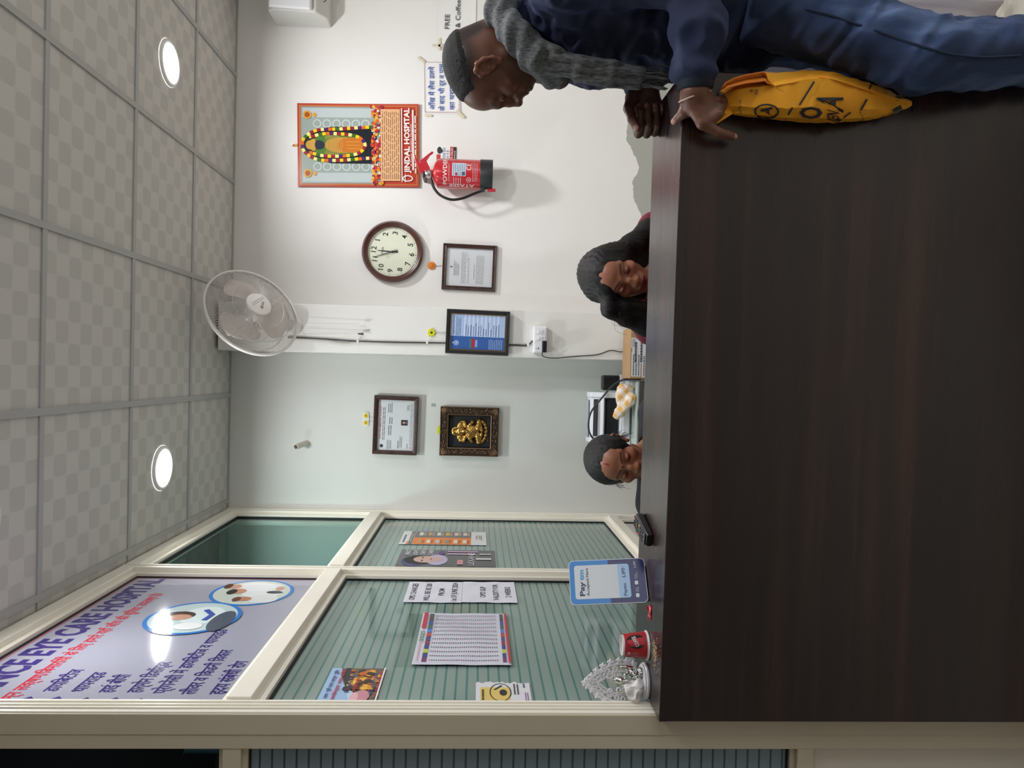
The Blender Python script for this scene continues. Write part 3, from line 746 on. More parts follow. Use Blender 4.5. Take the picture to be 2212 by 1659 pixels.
# ---- adhesive hooks
def hook(name, label, px, body, pin=0.045, two=False):
    c = P(*px, Y=(PY if 665 < px[1] < 760 and px[0] < 950 and px[0] > 900 else YW))
    t = thing(name, label, 'wall hook', frame_at((c[0], c[1]-0.001, c[2]), 'wall'), 'adhesive picture hooks')
    body(t)
    for dx in ((-0.012, 0.012) if two else (0,)):
        MB().tube(spline([(dx, -0.01, 0.003), (dx, -pin+0.012, 0.004), (dx, -pin, 0.007), (dx+0.002, -pin+0.003, 0.012), (dx+0.002, -pin+0.01, 0.013)], 4), 0.0012, 6).build('pin', M_steel, t, smooth=True)
    return t
def b_smile(t):
    MB().lathe([(0.0225, 0), (0.023, 0.003), (0.02, 0.007), (0.001, 0.009)], 28).build('disc', cm('#e2801d', 0.35, 0, 0.4), t, smooth='auto')
    pr = Print(0.0093); pr.disc(-0.007, 0.006, 0.002, '#7a3408', n=10); pr.disc(0.007, 0.006, 0.002, '#7a3408', n=10)
    pr.ring(0, 0.001, 0.012, 0.011, 0.002, '#7a3408', a0=math.radians(200), a1=math.radians(340)); pr.build(t, 'face_mark')
def b_flower(t):
    m = cm('#d8d91f', 0.4, 0, 0.3)
    for k in range(8):
        a = k*math.pi/4; MB().ball((0.0165*math.cos(a), 0.0165*math.sin(a), 0.003), (0.007, 0.007, 0.003), 10, 5).build('petal', m, t, smooth=True)
    MB().lathe([(0.016, 0), (0.016, 0.005), (0.001, 0.006)], 20).build('disc', m, t); MB().lathe([(0.0065, 0.004), (0.0065, 0.007), (0.001, 0.008)], 16).build('centre', cm('#4d4a12', 0.5), t)
def b_double(t):
    MB().prism(rrect(0.084, 0.036, 0.014), 0, 0.004).build('plate', cm('#e6e6e2', 0.25, 0, 0.5), t, bevel=0.001)
    for sx in (-1, 1):
        MB().lathe([(0.014, 0.004), (0.013, 0.006), (0.001, 0.0065)], 20).build('flower', cm('#e8d33a', 0.4), t, M=Matrix.Translation((sx*0.02, 0, 0)))
        MB().lathe([(0.006, 0.0065), (0.001, 0.007)], 12, cap0=False).build('centre', cm('#a8761e', 0.5), t, M=Matrix.Translation((sx*0.02, 0, 0)))
def b_plain(t): MB().prism(rrect(0.04, 0.03, 0.006), 0, 0.004).build('plate', cm('#d8dd1a', 0.4, 0, 0.3), t, bevel=0.001)
hook('smiley_hook', 'round orange smiley face hook above the framed letter', (932.5, 574), b_smile, 0.058)
hook('flower_hook', 'yellow flower shaped hook above the blue certificate', (932, 718.5), b_flower, 0.075)
hook('double_hook', 'clear double hook with two yellow flowers above the landscape certificate', (790.5, 905.5), b_double, 0.052, True)
hook('yellow_hook', 'small yellow hook behind the carved plaque', (950, 929), b_plain, 0.03)
# grey tape scrap
c = P(936, 875, Y=YW); tag(MB().prism([(-0.009, -0.011), (0.008, -0.012), (0.01, 0.01), (-0.007, 0.012)], 0, 0.0015).build('tape_scrap', cm('#a7a6ab', 0.5), None, M=frame_at((c[0], YW-0.001, c[2]), 'wall')), 'small grey tape scrap stuck above the carved plaque', 'tape')
# pipe stub
c = P(662, 957, Y=YW)
t = thing('pipe_stub', 'short open white pipe stub poking out of the upper left wall', 'pipe', frame_at((c[0], YW, c[2]), 'wall'))
Mr = Matrix.Rotation(math.radians(-22), 4, 'X') @ Matrix.Rotation(math.radians(-8), 4, 'Y')
MB().lathe([(0.016, -0.003), (0.016, 0.1), (0.012, 0.1), (0.012, 0.0)], 24, M=Mr, cap0=False, cap1=True).build('tube', cm('#d9d2c6', 0.4), t, smooth='auto')
MB().lathe([(0.0125, 0.05), (0.001, 0.05)], 24, M=Mr, cap0=False).build('bore', cm('#7a6552', 0.8), t)

# ---- paper notices on the wall
def notice(name, label, c, w, h, Mf, col=M_white, tapes=(), curl=0.004):
    t = thing(name, label, 'notice', Mf)
    n = 12; vs = []; fs = []
    for j in range(n+1):
        for i in range(n+1):
            x, y = -w/2+w*i/n, -h/2+h*j/n; vs.append((x, y, 0.002+curl*(abs(y)/(h/2))**4*0.5+0.0006*math.sin(i*1.7+j)))
    for j in range(n):
        for i in range(n): k = j*(n+1)+i; fs.append((k, k+1, k+n+2, k+n+1))
    MB().add(vs, fs).build('sheet', col, t, smooth=True)
    for (x, y, L, wd, a) in tapes:
        MB().box((0, 0, 0), (L, wd, 0.0006)).build('tape', cm('#d9cdb4', 0.4), t, M=Matrix.Translation((x, y, curl+0.004)) @ Matrix.Rotation(a, 4, 'Z'))
    return t
c, w, h = wr(947, 1028, -14, 97, YW)
t = notice('tea_notice', 'white paper notice offering free tea and coffee on the back wall', c, w, h, frame_at((c[0], YW-0.001, c[2]), 'wall', 0.0), tapes=[(-w/2-0.012, h/2+0.0, 0.06, 0.012, 1.57), (-w/2-0.005, h/2-0.01, 0.07, 0.012, 0.0)])
pr = Print(0.0065)
a = P(966, 48, Y=YW); pr.text('FREE', a[0]-c[0], a[2]-c[2], 0.026, '#4a4a4e', w=0.083, bold=0.01)
a = P(989, 46, Y=YW); pr.text('Tea & Coffee', a[0]-c[0], a[2]-c[2], 0.026, '#4a4a4e', w=0.235, bold=0.01); pr.build(t)
c, w, h = wr(915, 994, 133, 246, YW)
t = notice('spectacles_notice', 'white notice with blue hindi lettering and a thin red border', c, w, h, frame_at((c[0], YW-0.001, c[2]), 'wall', 0.035), tapes=[(w/2+0.005, h/2+0.01, 0.05, 0.014, 0.9), (-w/2-0.004, -h/2, 0.06, 0.016, 0.75), (w/2-0.03, -h/2-0.01, 0.05, 0.014, -0.6), (-w/2-0.012, h/2-0.025, 0.04, 0.013, 1.5)])
pr = Print(0.0068)
for a, b, cc, d in ((-w/2+.006, -h/2+.006, w/2-.006, -h/2+.008), (-w/2+.006, h/2-.008, w/2-.006, h/2-.006), (-w/2+.006, -h/2+.006, -w/2+.008, h/2-.006), (w/2-.008, -h/2+.006, w/2-.006, h/2-.006)): pr.rect(a, b, cc, d, '#9a4a62')
BL = '#3f5ba6'
pr.text('आँख में लैंस डलने', -0.005, h*0.27, 0.027, BL, w=w*0.82, bold=0.012); pr.text('के बाद भी दूर व पास', 0.0, h*0.0, 0.027, BL, w=w*0.9, bold=0.012); pr.text('का चश्मा लगेगा', 0.0, -h*0.27, 0.027, BL, w=w*0.86, bold=0.012)
pr.build(t)
c, w, h = wr(943, 985, 317, 362, YW)
t = notice('camera_sticker', 'small white and red camera warning sticker half hidden by the extinguisher', c, w, h, frame_at((c[0], YW-0.001, c[2]), 'wall', -0.02), curl=0)
pr = Print(0.0034)
pr.rect(-w/2, h*0.3, w*0.1, h*0.5, '#c2392c'); pr.disc(w*0.3, h*0.36, w*0.17, '#2c302e', h*0.12); pr.disc(w*0.28, h*0.27, w*0.1, '#2c302e', h*0.08)
pr.text('आप सीसीटीवी कैमरे', 0, h*0.1, 0.014, '#6c74a0', w=w*0.9); pr.text('की नजर में है।', 0, -h*0.08, 0.014, '#6c74a0', w=w*0.7)
pr.rect(-w/2, -h*0.36, w/2, -h*0.18, '#b23a38'); pr.rect(-w/2, -h*0.5, w/2, -h*0.36, '#2b2022'); pr.up(); pr.text('MEHTA SALES', 0, -h*0.27, 0.014, '#efdcd8', w=w*0.9); pr.lines(-w*0.4, w*0.45, -h*0.38, -h*0.48, 1, '#d8d0d0', 0.4, 2); pr.build(t)

# ---- hanging calendar with a garlanded idol (picture kept generic)
c, w, h = wr(643, 906, 224, 404, YW-0.01)
t = thing('wall_calendar', 'large red bordered hanging calendar with a garlanded temple idol', 'calendar', frame_at((c[0], YW-0.004, c[2]), 'wall', 0.03))
def curl(x, y, z): return (x, y, z+0.004+0.02*max(0, (-y/h-0.1))**1.5+0.018*max(0, x/w)**2*max(0, -y/h+0.1))
n = 16; vs = []; fs = []
for zz in (-0.0012, 0):
    for j in range(n+1):
        for i in range(n+1): vs.append(curl(-w/2+w*i/n, -h/2+h*j/n, zz))
K = (n+1)**2
for j in range(n):
    for i in range(n):
        k = j*(n+1)+i; fs += [(K+k, K+k+1, K+k+n+2, K+k+n+1), (k, k+n+1, k+n+2, k+1)]
mcal = cm('#bb4a3a', 0.16, 0, 0.5, name='glossy_red_paper')
MB().add(vs, fs).build('sheet', mcal, t, smooth=True)
def sub(fn):       # fine enough to follow the curl
    return fn
pr = Print(0.0012, curl); pr.rough = 0.18
def grid_rect(x0, y0, x1, y1, col, nx=8, ny=10):
    pr.step = 0
    for i in range(nx):
        for j in range(ny): pr.rect(x0+(x1-x0)*i/nx, y0+(y1-y0)*j/ny, x0+(x1-x0)*(i+1)/nx, y0+(y1-y0)*(j+1)/ny, col)
    pr.step = 1e-5
ix0, ix1, iy0, iy1 = -w*0.46, w*0.46, h*(0.5-0.69), h*0.47
grid_rect(-w*0.475, -h*0.482, w*0.475, h*0.482, '#c59a4e'); pr.up(); grid_rect(-w*0.468, -h*0.476, w*0.468, h*0.476, '#b8432f'); pr.up(0.0005)
grid_rect(ix0, iy0, ix1, iy1, '#9aa69f'); pr.up(0.0005)
U = lambda fx, fy: (ix0+(ix1-ix0)*fx, iy0+(iy1-iy0)*fy)
for fx in (0.02, 0.86):
    x, y = U(fx, 0.05); x2, y2 = U(fx+0.12, 0.98); grid_rect(x, y, x2, y2, '#b9c3c4', 2, 8)
for fx in (0.22, 0.78):
    for k in range(6):
        x, y = U(fx, 0.2+0.12*k); pr.ring(x, y, 0.024, 0.024, 0.006, '#c3ccce', 16)
pr.up(0.0005)
x, y = U(0.5, 0.55); pr.disc(x, y, (ix1-ix0)*0.24, '#20222a', (iy1-iy0)*0.43, 40); pr.rect(x-(ix1-ix0)*0.24, U(0, 0.06)[1], x+(ix1-ix0)*0.24, y, '#20222a'); pr.up(0.0005)
x, y = U(0.5, 0.55); pr.disc(x, y, (ix1-ix0)*0.16, '#4f7a30', (iy1-iy0)*0.34, 30); pr.up(0.0005)
pr.disc(x, U(0, 0.48)[1], (ix1-ix0)*0.105, '#b98b3e', (iy1-iy0)*0.23, 30); pr.disc(x, U(0, 0.38)[1], (ix1-ix0)*0.1, '#c4722a', (iy1-iy0)*0.17, 30); pr.up(0.0005)
pr.disc(x, U(0, 0.78)[1], 0.026, '#2a3040', 0.034); pr.disc(x, U(0, 0.885)[1], 0.026, '#c79a45', 0.026); pr.disc(x-0.02, U(0, 0.85)[1], 0.014, '#c79a45'); pr.disc(x+0.02, U(0, 0.85)[1], 0.014, '#c79a45'); pr.up(0.0004)
rn = random.Random(11)
for k in range(8): pr.ring(x, U(0, 0.69)[1]+0.02, 0.052+0.004*k, 0.03+0.012*k, 0.0022, '#d8ae5e', 16, math.pi*1.15, math.pi*1.85)
for k in range(3): pr.line([(x-0.02+0.02*k, U(0, 0.26)[1]), (x-0.018+0.018*k, U(0, 0.44)[1])], 0.003, '#dba13e')
gc = ['#e8c91e', '#9a2138', '#efe28a', '#4a2a66', '#e2672a', '#e8c91e', '#3f6a2a', '#efe28a', '#9a2138']
def garland(pts, wd, n0=0):
    s = spline(pts, 60); L = [0]
    for i in range(1, len(s)): L.append(L[-1]+math.dist(s[i], s[i-1]))
    q = 0; k = n0
    while q < L[-1]-0.004:
        e = min(q+0.021, L[-1]); seg = [s[i] for i in range(len(s)) if q <= L[i] <= e]
        if len(seg) > 1: pr.line(seg, wd, gc[k % 9])
        q = e; k += 1
g1 = [U(a, b) for a, b in ((0.34, 0.06), (0.32, 0.3), (0.3, 0.55), (0.31, 0.8), (0.4, 0.95), (0.5, 0.985), (0.6, 0.95), (0.69, 0.8), (0.71, 0.5), (0.73, 0.25), (0.74, 0.07))]
g2 = [U(a, b) for a, b in ((0.4, 0.9), (0.355, 0.7), (0.36, 0.45), (0.4, 0.28), (0.5, 0.205), (0.6, 0.28), (0.64, 0.45), (0.645, 0.7), (0.6, 0.9))]
garland(g1, 0.018); pr.up(0.0003); garland(g2, 0.018, 4)
for fx in (0.13, 0.89):
    sx, sy = U(fx, 0.92); pr.disc(sx, sy, 0.024, '#d6a046', n=14); pr.up(0.0002); pr.disc(sx, sy, 0.015, '#a8521c', n=14); pr.disc(sx, sy-0.04, 0.012, '#d6a046', n=8)
pr.up(0.0003)
for k in range(240):
    fx, fy = rn.random(), rn.random()*0.14
    fx = 0.5+(fx-0.5)*1.0; a, b = U(fx, fy-0.02); pr.disc(a, b, rn.uniform(0.005, 0.011), rn.choice(['#d9601f', '#e08a2c', '#c8402a', '#d9b44a', '#d8d2cc', '#a82a48', '#8e2440']), n=7); pr.z += 0.000002
ty1, ty0 = h*(0.5-0.685), h*(0.5-0.845)
grid_rect(-w*0.43, ty0, w*0.43, ty1, '#e2b184', 6, 3); pr.up(0.0003); pr.lines(-w*0.41, w*0.41, ty1-0.004, ty0+0.004, 9, '#6d4a36', 0.3, 21, 0.03)
pr.text('JINDAL HOSPITAL', w*0.055, h*(0.5-0.9), h*0.042, '#f0e6e2', w=w*0.78, bold=0.035); pr.rect(-w*0.44, h*(0.5-0.862), w*0.44, h*(0.5-0.853), '#e9d5cf')
pr.text('A Super Speciality Hospital', 0, h*(0.5-0.934), h*0.013, '#f0e6e2', w=w*0.5); pr.rect(-w*0.3, h*(0.5-0.958), w*0.42, h*(0.5-0.944), '#efdcd8'); pr.lines(-w*0.34, w*0.36, h*(0.5-0.963), h*(0.5-0.976), 1, '#f0e6e2', 0.7, 3, 0.02)
pr.ring(-w*0.4, h*(0.5-0.905), 0.018, 0.03, 0.006, '#f0e6e2'); pr.rect(-w*0.445, h*(0.5-0.887), -w*0.35, h*(0.5-0.881), '#f0e6e2')
pr.build(t)
MB().box2((-0.006, h/2-0.004, 0.001), (0.006, h/2+0.03, 0.004)).build('loop', cm('#d9952c', 0.5), t); MB().tube([(0, h/2+0.024, 0), (0, h/2+0.026, 0.016)], 0.003, 8).build('nail', M_steel, t)

# ---- fire extinguisher
c = P(1000, 377, Y=YW-0.1)
sc_ = 1.0
ext = thing('fire_extinguisher', 'red powder fire extinguisher hanging below the calendar', 'extinguisher', frame_at((c[0], YW-0.1, c[2]), 'floor'))
R_ = 0.082; zt = P(940, 377, Y=YW-0.1)[2]-c[2]; zb = P(1037, 377, Y=YW-0.1)[2]-c[2]; zb2 = P(1064, 377, Y=YW-0.1)[2]-c[2]
M_red = cm('#b9202c', 0.22, 0, 0.6, name='red_enamel')
MB().lathe([(R_, zb-0.01), (R_, zt-0.03), (R_*0.95, zt-0.012), (R_*0.75, zt), (R_*0.35, zt+0.012), (0.02, zt+0.014), (0.02, zt+0.03), (0.001, zt+0.03)], 40).build('cylinder', M_red, ext, smooth='auto')
MB().lathe([(R_+0.003, zb2), (R_+0.003, zb-0.004), (R_+0.001, zb), (R_-0.004, zb), (R_-0.004, zb2+0.02)], 40).build('base_skirt', cm('#1d1f22', 0.45), ext, smooth='auto')
MB().box((0, -0.0, zt+0.04), (0.036, 0.03, 0.035)).build('valve', M_red, ext, bevel=0.004)
MB().lathe([(0.016, 0), (0.016, 0.012), (0.013, 0.014), (0.001, 0.014)], 20, M=Matrix.Translation((-0.006, -0.016, zt+0.038)) @ Matrix.Rotation(math.radians(90), 4, 'X')).build('gauge', M_steel, ext, smooth='auto')
def plate(name, pts, y0, y1, m):
    mb = MB(); n = len(pts); vs = [(p[0], y0, p[1]) for p in pts]+[(p[0], y1, p[1]) for p in pts]
    mb.add(vs, [tuple(range(n)), tuple(range(2*n-1, n-1, -1))]+[(i, n+i, n+(i+1) % n, (i+1) % n) for i in range(n)]); return mb.build(name, m, ext, bevel=0.002)
plate('lever', [(-0.02, zt+0.06), (0.012, zt+0.05), (0.075, zt+0.105), (0.1, zt+0.115), (0.098, zt+0.122), (0.068, zt+0.113), (0.0, zt+0.085)], -0.013, 0.013, M_red)
plate('carry_handle', [(-0.012, zt+0.03), (0.03, zt+0.03), (0.066, zt+0.05), (0.1, zt+0.03), (0.116, zt+0.012), (0.12, zt+0.02), (0.1, zt+0.045), (0.062, zt+0.088), (0.01, zt+0.07)], -0.011, 0.011, M_red)
def ey(x, y): p = P(x, y, Y=YW-0.1); return (p[0]-c[0], -0.02, p[2]-c[2])
hp = [ey(931, 381), ey(932, 390), ey(938, 408), ey(952, 424), ey(975, 433), ey(1000, 430), ey(1025, 420), ey(1042, 414)]
MB().tube(spline([hp[0]]+hp[1:], 6), 0.0075, 10).build('hose', cm('#141517', 0.35), ext, smooth=True)
a, b = ey(929, 372), ey(932, 386); MB().tube([a, b], 0.009, 10).build('hose_fitting', M_steel, ext, smooth=True)
a, b = ey(1037, 412), ey(1047, 415); MB().box(((a[0]+b[0])/2+0.006, -0.02, (a[2]+b[2])/2), (0.026, 0.03, 0.026)).build('hose_clip', cm('#1d1f22', 0.45), ext, bevel=0.003)
a, b = ey(1047, 413), ey(1053, 413); MB().tube([a, b], 0.008, 10).build('nozzle_collar', M_steel, ext); a, b = ey(1053, 413), ey(1070, 413); MB().tube([a, b], 0.009, 10).build('nozzle', cm('#c21f2c', 0.35), ext)
a = ey(908, 382); MB().box((a[0]+0.01, 0.04, a[2]-0.02), (0.03, 0.12, 0.014)).build('wall_bracket', cm('#1a1a1c', 0.4), ext, bevel=0.002)
def onc(x, y, z): a = x/R_; return ((R_+0.0006+z)*math.sin(a), -(R_+0.0006+z)*math.cos(a), y)
pr = Print(0.0, onc); H2 = (zt+zb)/2
pr.text('POWDER', -0.002, zt-0.058, 0.022, '#e9dfe0', w=0.16, bold=0.01); 
for i in range(6): pr.rect(-0.03+i*0.0125, zb+0.078, -0.03+(i+1)*0.0125, zb+0.078+0.075, '#c3d0e0')
pr.up(0.0004)
pr.lines(-0.028, 0.042, zb+0.15, zb+0.082, 7, '#5b6a86', 0.35, 4); pr.rect(-0.026, zb+0.082, -0.008, zb+0.1, '#2c3136'); pr.disc(-0.02, zb+0.13, 0.008, '#b9252f', n=10)
pr.text('CE', 0.022, zb+0.062, 0.026, '#e9dfe0', w=0.042); pr.ring(-0.05, zb+0.062, 0.014, 0.012, 0.002, '#e9dfe0'); pr.text('IS', -0.05, zb+0.062, 0.011, '#e9dfe0')
pr.lines(-0.06, 0.06, zb+0.045, zb+0.012, 4, '#dfb9bb', 0.25, 6); pr.lines(-0.06, 0.05, zt-0.075, zt-0.085, 2, '#dfb9bb', 0.3, 7); pr.lines(-0.075, -0.035, zb+0.15, zb+0.1, 4, '#dfb9bb', 0.3, 8)
pr.text('ATASEE', -0.087, zb+0.1, 0.02, '#e9dfe0', w=0.14, rot=math.radians(-90) if False else math.radians(90), bold=0.01)
pr.build(ext)

# ---- split air conditioner, cut by the edge of the photo
AX0, AX1 = P(640, 58, Y=YW)[0], 2.86; AZ1 = P(597, 58, Y=YW)[2]; AZ0 = P(716, 58, Y=YW)[2]
t = thing('air_conditioner', 'white split air conditioner high on the back wall at the photo edge', 'air conditioner', frame_at(((AX0+AX1)/2, YW, AZ0), 'wall'))
W2 = (AX1-AX0)/2; HH = AZ1-AZ0
prof = [(0, 0.002), (0.0, 0.11), (0.05, 0.175), (HH*0.9, 0.19), (HH, 0.165), (HH, 0.002)]
mb = MB(); r0 = [(-W2, y, z) for y, z in prof]; r1 = [(W2, y, z) for y, z in prof]; mb.rings([r0, r1]); mb.build('body', cm('#cfcfcb', 0.4, name='white_plastic'), t, bevel=0.008)
mb = MB(); pf = [(0.065, 0.182), (HH*0.93, 0.197), (HH*0.97, 0.2), (HH*0.93, 0.216), (0.075, 0.204)]; mb.rings([[(-W2+0.004, y, z) for y, z in pf], [(W2-0.004, y, z) for y, z in pf]]); mb.build('front_panel', cm('#e9e9ee', 0.12, 0, 0.5), t, bevel=0.01)
Ml = Matrix.Translation((0, 0.022, 0.14)) @ Matrix.Rotation(math.radians(-50), 4, 'X')
MB().box((0, 0, 0), (2*W2-0.12, 0.002, 0.075), None).build('louvre_gap', cm('#2b2d33', 0.6), t, M=Matrix.Translation((0.02, 0.018, 0.128)) @ Matrix.Rotation(math.radians(37), 4, 'X')); MB().box((0, 0, 0), (2*W2-0.13, 0.006, 0.062)).build('louvre', cm('#b9bcbf', 0.4), t, M=Matrix.Translation((0.02, 0.0155, 0.131)) @ Matrix.Rotation(math.radians(37), 4, 'X'), bevel=0.002)

# ---- wall fan on the pillar
FC = Vector(P(545, 675, Y=3.60)); FN = Vector((0.46, -0.62, -0.60)).normalized()
fx = FN.cross(Vector((0, 0, 1))).normalized()*-1; fy = FN.cross(fx)
Mf = Matrix.Translation(FC) @ Matrix((fx, fy, FN)).transposed().to_4x4()
fan = thing('wall_fan', 'white wall mounted fan with wire guard on the pillar', 'fan', Mf)
M_fan = cm('#e9e4e2', 0.35, 0, 0.3, name='white_fan_plastic'); M_wire = cm('#c9c4c0', 0.4, 0.2, name='guard_wire')
RG = 0.235
MB().torus(RG, 0.0065, 64, 8, sq=1.6).build('guard_ring', M_fan, fan, smooth=True)
def wires(z0, z1, r0, n, swirl, name, par):
    mb = MB()
    for i in range(n):
        a = 2*math.pi*i/n; pts = []
        for k in range(7):
            q = k/6; r = r0+(RG-r0)*q; b = a+swirl*math.sin(q*math.pi)*0.5; z = z0+(z1-z0)*(1-(q)**3.2)*1.0 if True else 0
            pts.append((r*math.cos(b), r*math.sin(b), z))
        mb.tube(pts, 0.0011, 4, cap=False)
    for rr in (0.55, 0.8):
        q = (RG*rr-r0)/(RG-r0); z = z0+(z1-z0)*(1-q**3.2); mb.torus(RG*rr, 0.0014, 48, 4, Matrix.Translation((0, 0, z)))
    return tag(mb.build(name, M_wire, par), None, kind='stuff')
wires(0.0, 0.075, 0.055, 110, 0.25, 'front_wires', fan); wires(0.0, -0.075, 0.06, 110, 0.25, 'rear_wires', fan)
MB().lathe([(0.062, 0.066), (0.064, 0.074), (0.058, 0.082), (0.03, 0.088), (0.001, 0.089)], 32).build('badge', M_fan, fan, smooth='auto')
pr = Print(0.0895)
pr.ring(-0.018, -0.012, 0.007, 0.007, 0.003, '#3d3f45'); pr.lines(-0.008, 0.02, -0.006, -0.018, 2, '#6a6a70', 0.5, 2)
pr.line([(-0.03, 0.032), (0.0, 0.012), (0.045, -0.012)], 0.002, '#b0a8a8'); pr.line([(-0.02, 0.038), (0.01, 0.018), (0.048, -0.004)], 0.002, '#b0a8a8'); pr.build(fan)
mblade = cm('#d9cfcb', 0.3, 0, 0.4, name='fan_blade')
for kk in range(3):
    vs = []; fs = []; nu, nv = 14, 12
    for i in range(nu+1):
        q = i/nu; r = 0.035+0.155*q; half = (0.42+0.42*math.sin(min(1, q*1.3)*1.5))*(1 if q < 0.6 else math.sqrt(max(0.02, 1-((q-0.6)/0.4)**2)))
        for j in range(nv+1):
            s = -1+2*j/nv; a = s*half+0.25*q; vs.append((r*math.cos(a), r*math.sin(a), 0.028*s*(1-0.3*q)))
    for i in range(nu):
        for j in range(nv): k = i*(nv+1)+j; fs.append((k, k+1, k+nv+2, k+nv+1))
    b = MB().add(vs, fs).build('blade', mblade, fan, smooth=True, M=Matrix.Rotation(2*math.pi*kk/3+0.5, 4, 'Z'))
    sm = b.modifiers.new('thick', 'SOLIDIFY'); sm.thickness = 0.0025
MB().lathe([(0.04, -0.03), (0.042, 0.02), (0.03, 0.034), (0.001, 0.036)], 24).build('spinner', M_fan, fan, smooth='auto')
MB().lathe([(0.02, -0.2), (0.052, -0.18), (0.062, -0.12), (0.06, -0.07), (0.03, -0.065)], 28).build('motor_housing', M_fan, fan, smooth='auto')
Mi = Mf.inverted()
wbase = Vector(P(640, 706, Y=PY)); wbase.y = PY
p0 = Mi @ (FC-FN*0.15); p1 = Mi @ (wbase+Vector((0, -0.05, 0.02)))
MB().tube([p0, (p0+p1)/2+Vector((0, 0, -0.01)), p1], [0.024, 0.022, 0.024], 12).build('neck', M_fan, fan, smooth=True)
mb = MB(); r0 = [(x*0.85, z*0.9) for x, z in rrect(0.085, 0.15, 0.035)]; r1 = rrect(0.085, 0.15, 0.035)
def wl_(x, z, d): return Mi @ Vector((wbase.x+x, PY-d, wbase.z+0.045+z))
mb.rings([[wl_(x, z, 0.0005) for x, z in r1], [wl_(x, z, 0.04) for x, z in r1], [wl_(x, z, 0.055) for x, z in r0]]); mb.build('wall_bracket', M_fan, fan, bevel=0.003)
for (a, b, nm, kn) in (((655, 698), (776, 700), 'pull_cord', '#e6e4e2'), ((655, 721), (773, 721), 'pull_cord', '#2e2a2a')):
    A = P(*a, Y=PY-0.03); B = P(*b, Y=PY-0.02)
    MB().tube([Mi @ Vector(A), Mi @ Vector(B)], 0.0011, 5).build(nm, cm('#cfc6c0', 0.7), fan)
    MB().tube([Mi @ Vector(B), Mi @ (Vector(B)+Vector((0, 0, -0.03)))], [0.0035, 0.0065], 8).build('pull_knob', cm(kn, 0.4), fan)
# ---- supply cable of the fan and clips
def on_p(x, y, d=0.006): p = P(x, y, Y=PY-d); return tuple(p)
cab = thing('fan_cable', 'thin dark supply cable clipped down the pillar from fan to sockets', 'cable', Matrix.Translation(on_p(1140, 745)))
Mc = Matrix.Translation(on_p(1140, 745)).inverted()
def loc(pts): return [Mc @ Vector(p) for p in pts]
MB().tube(loc(spline([on_p(622, 728), on_p(700, 732), on_p(773, 737), on_p(850, 739), on_p(965, 741), on_p(1100, 745), on_p(1138, 746), on_p(1150, 736)], 8)), 0.0035, 6).build('wire', cm('#3b3a3c', 0.5), cab, smooth=True)
MB().tube(loc(spline([on_p(622, 731), on_p(700, 735), on_p(740, 741), on_p(773, 738.5), on_p(860, 742), on_p(965, 742.5), on_p(1100, 743), on_p(1138, 743)], 8)), 0.0022, 6).build('wire', cm('#b8b0a6', 0.5), cab, smooth=True)
for px in ((773, 737), (923, 740), (1141, 745)):
    MB().box(Mc @ Vector(on_p(*px, 0.007)), (0.016, 0.013, 0.012)).build('cable_clip', cm('#e9e9e9', 0.4), cab, bevel=0.003)
# ---- socket box with plug-in adapter
c, w, h = wr(1152, 1181, 705, 763, PY-0.03)
t = thing('socket_box', 'white surface box with two switches and a socket on the pillar', 'socket', frame_at((c[0], PY-0.0005, c[2]), 'wall'))
M_sw = cm('#eeedf2', 0.3, 0, 0.3, name='white_switch_plastic')
MB().box2((-w/2, -h/2, 0), (w/2, h/2, 0.036)).build('box', M_sw, t, bevel=0.006)
for i, xx in enumerate((0.3, 0.06)):
    s = MB().box2((w*xx-0.014, -h*0.38, 0.036), (w*xx+0.014, h*0.36, 0.0385)).build('switch_plate', M_sw, t, bevel=0.001)
    MB().box((w*xx+0.0, 0.0, 0.041), (0.017, 0.026, 0.008), Matrix.Rotation(0.15, 3, 'X')).build('rocker', M_sw, s, bevel=0.002)
s = MB().box2((w*-0.3-0.024, -h*0.38, 0.036), (w*-0.3+0.02, h*0.36, 0.0385)).build('socket_plate', M_sw, t, bevel=0.001)
for dx, dy, r in ((-0.004, 0.008, 0.004), (-0.004, 0.02, 0.0022)):
    MB().lathe([(r, 0.0387), (0.0005, 0.0389)], 14, M=Matrix.Translation((w*-0.3+dx, dy, 0)), cap0=False).build('pin_hole', cm('#222226', 0.6), s)
tq = thing('plug_adapter', 'black plug-in adapter in the socket box', 'adapter', frame_at((c[0]-w*0.26, PY-0.04, c[2]-h*0.3), 'wall'))
MB().box((0, 0, 0.018), (0.062, 0.024, 0.036)).build('body', cm('#131419', 0.4), tq, bevel=0.004)
Mq = tq.matrix_world.inverted()
MB().tube([Mq @ Vector(p) for p in spline([on_p(1171, 760, 0.055), on_p(1172, 768, 0.05), on_p(1180, 772, 0.03), on_p(1200, 773.5, 0.012), on_p(1240, 770, 0.006), on_p(1290, 766, 0.006), on_p(1318, 757, 0.008), on_p(1340, 760, 0.012), on_p(1358, 758, 0.03)], 8)], 0.0028, 6).build('cord', cm('#3d3e42', 0.5), tq, smooth=True)

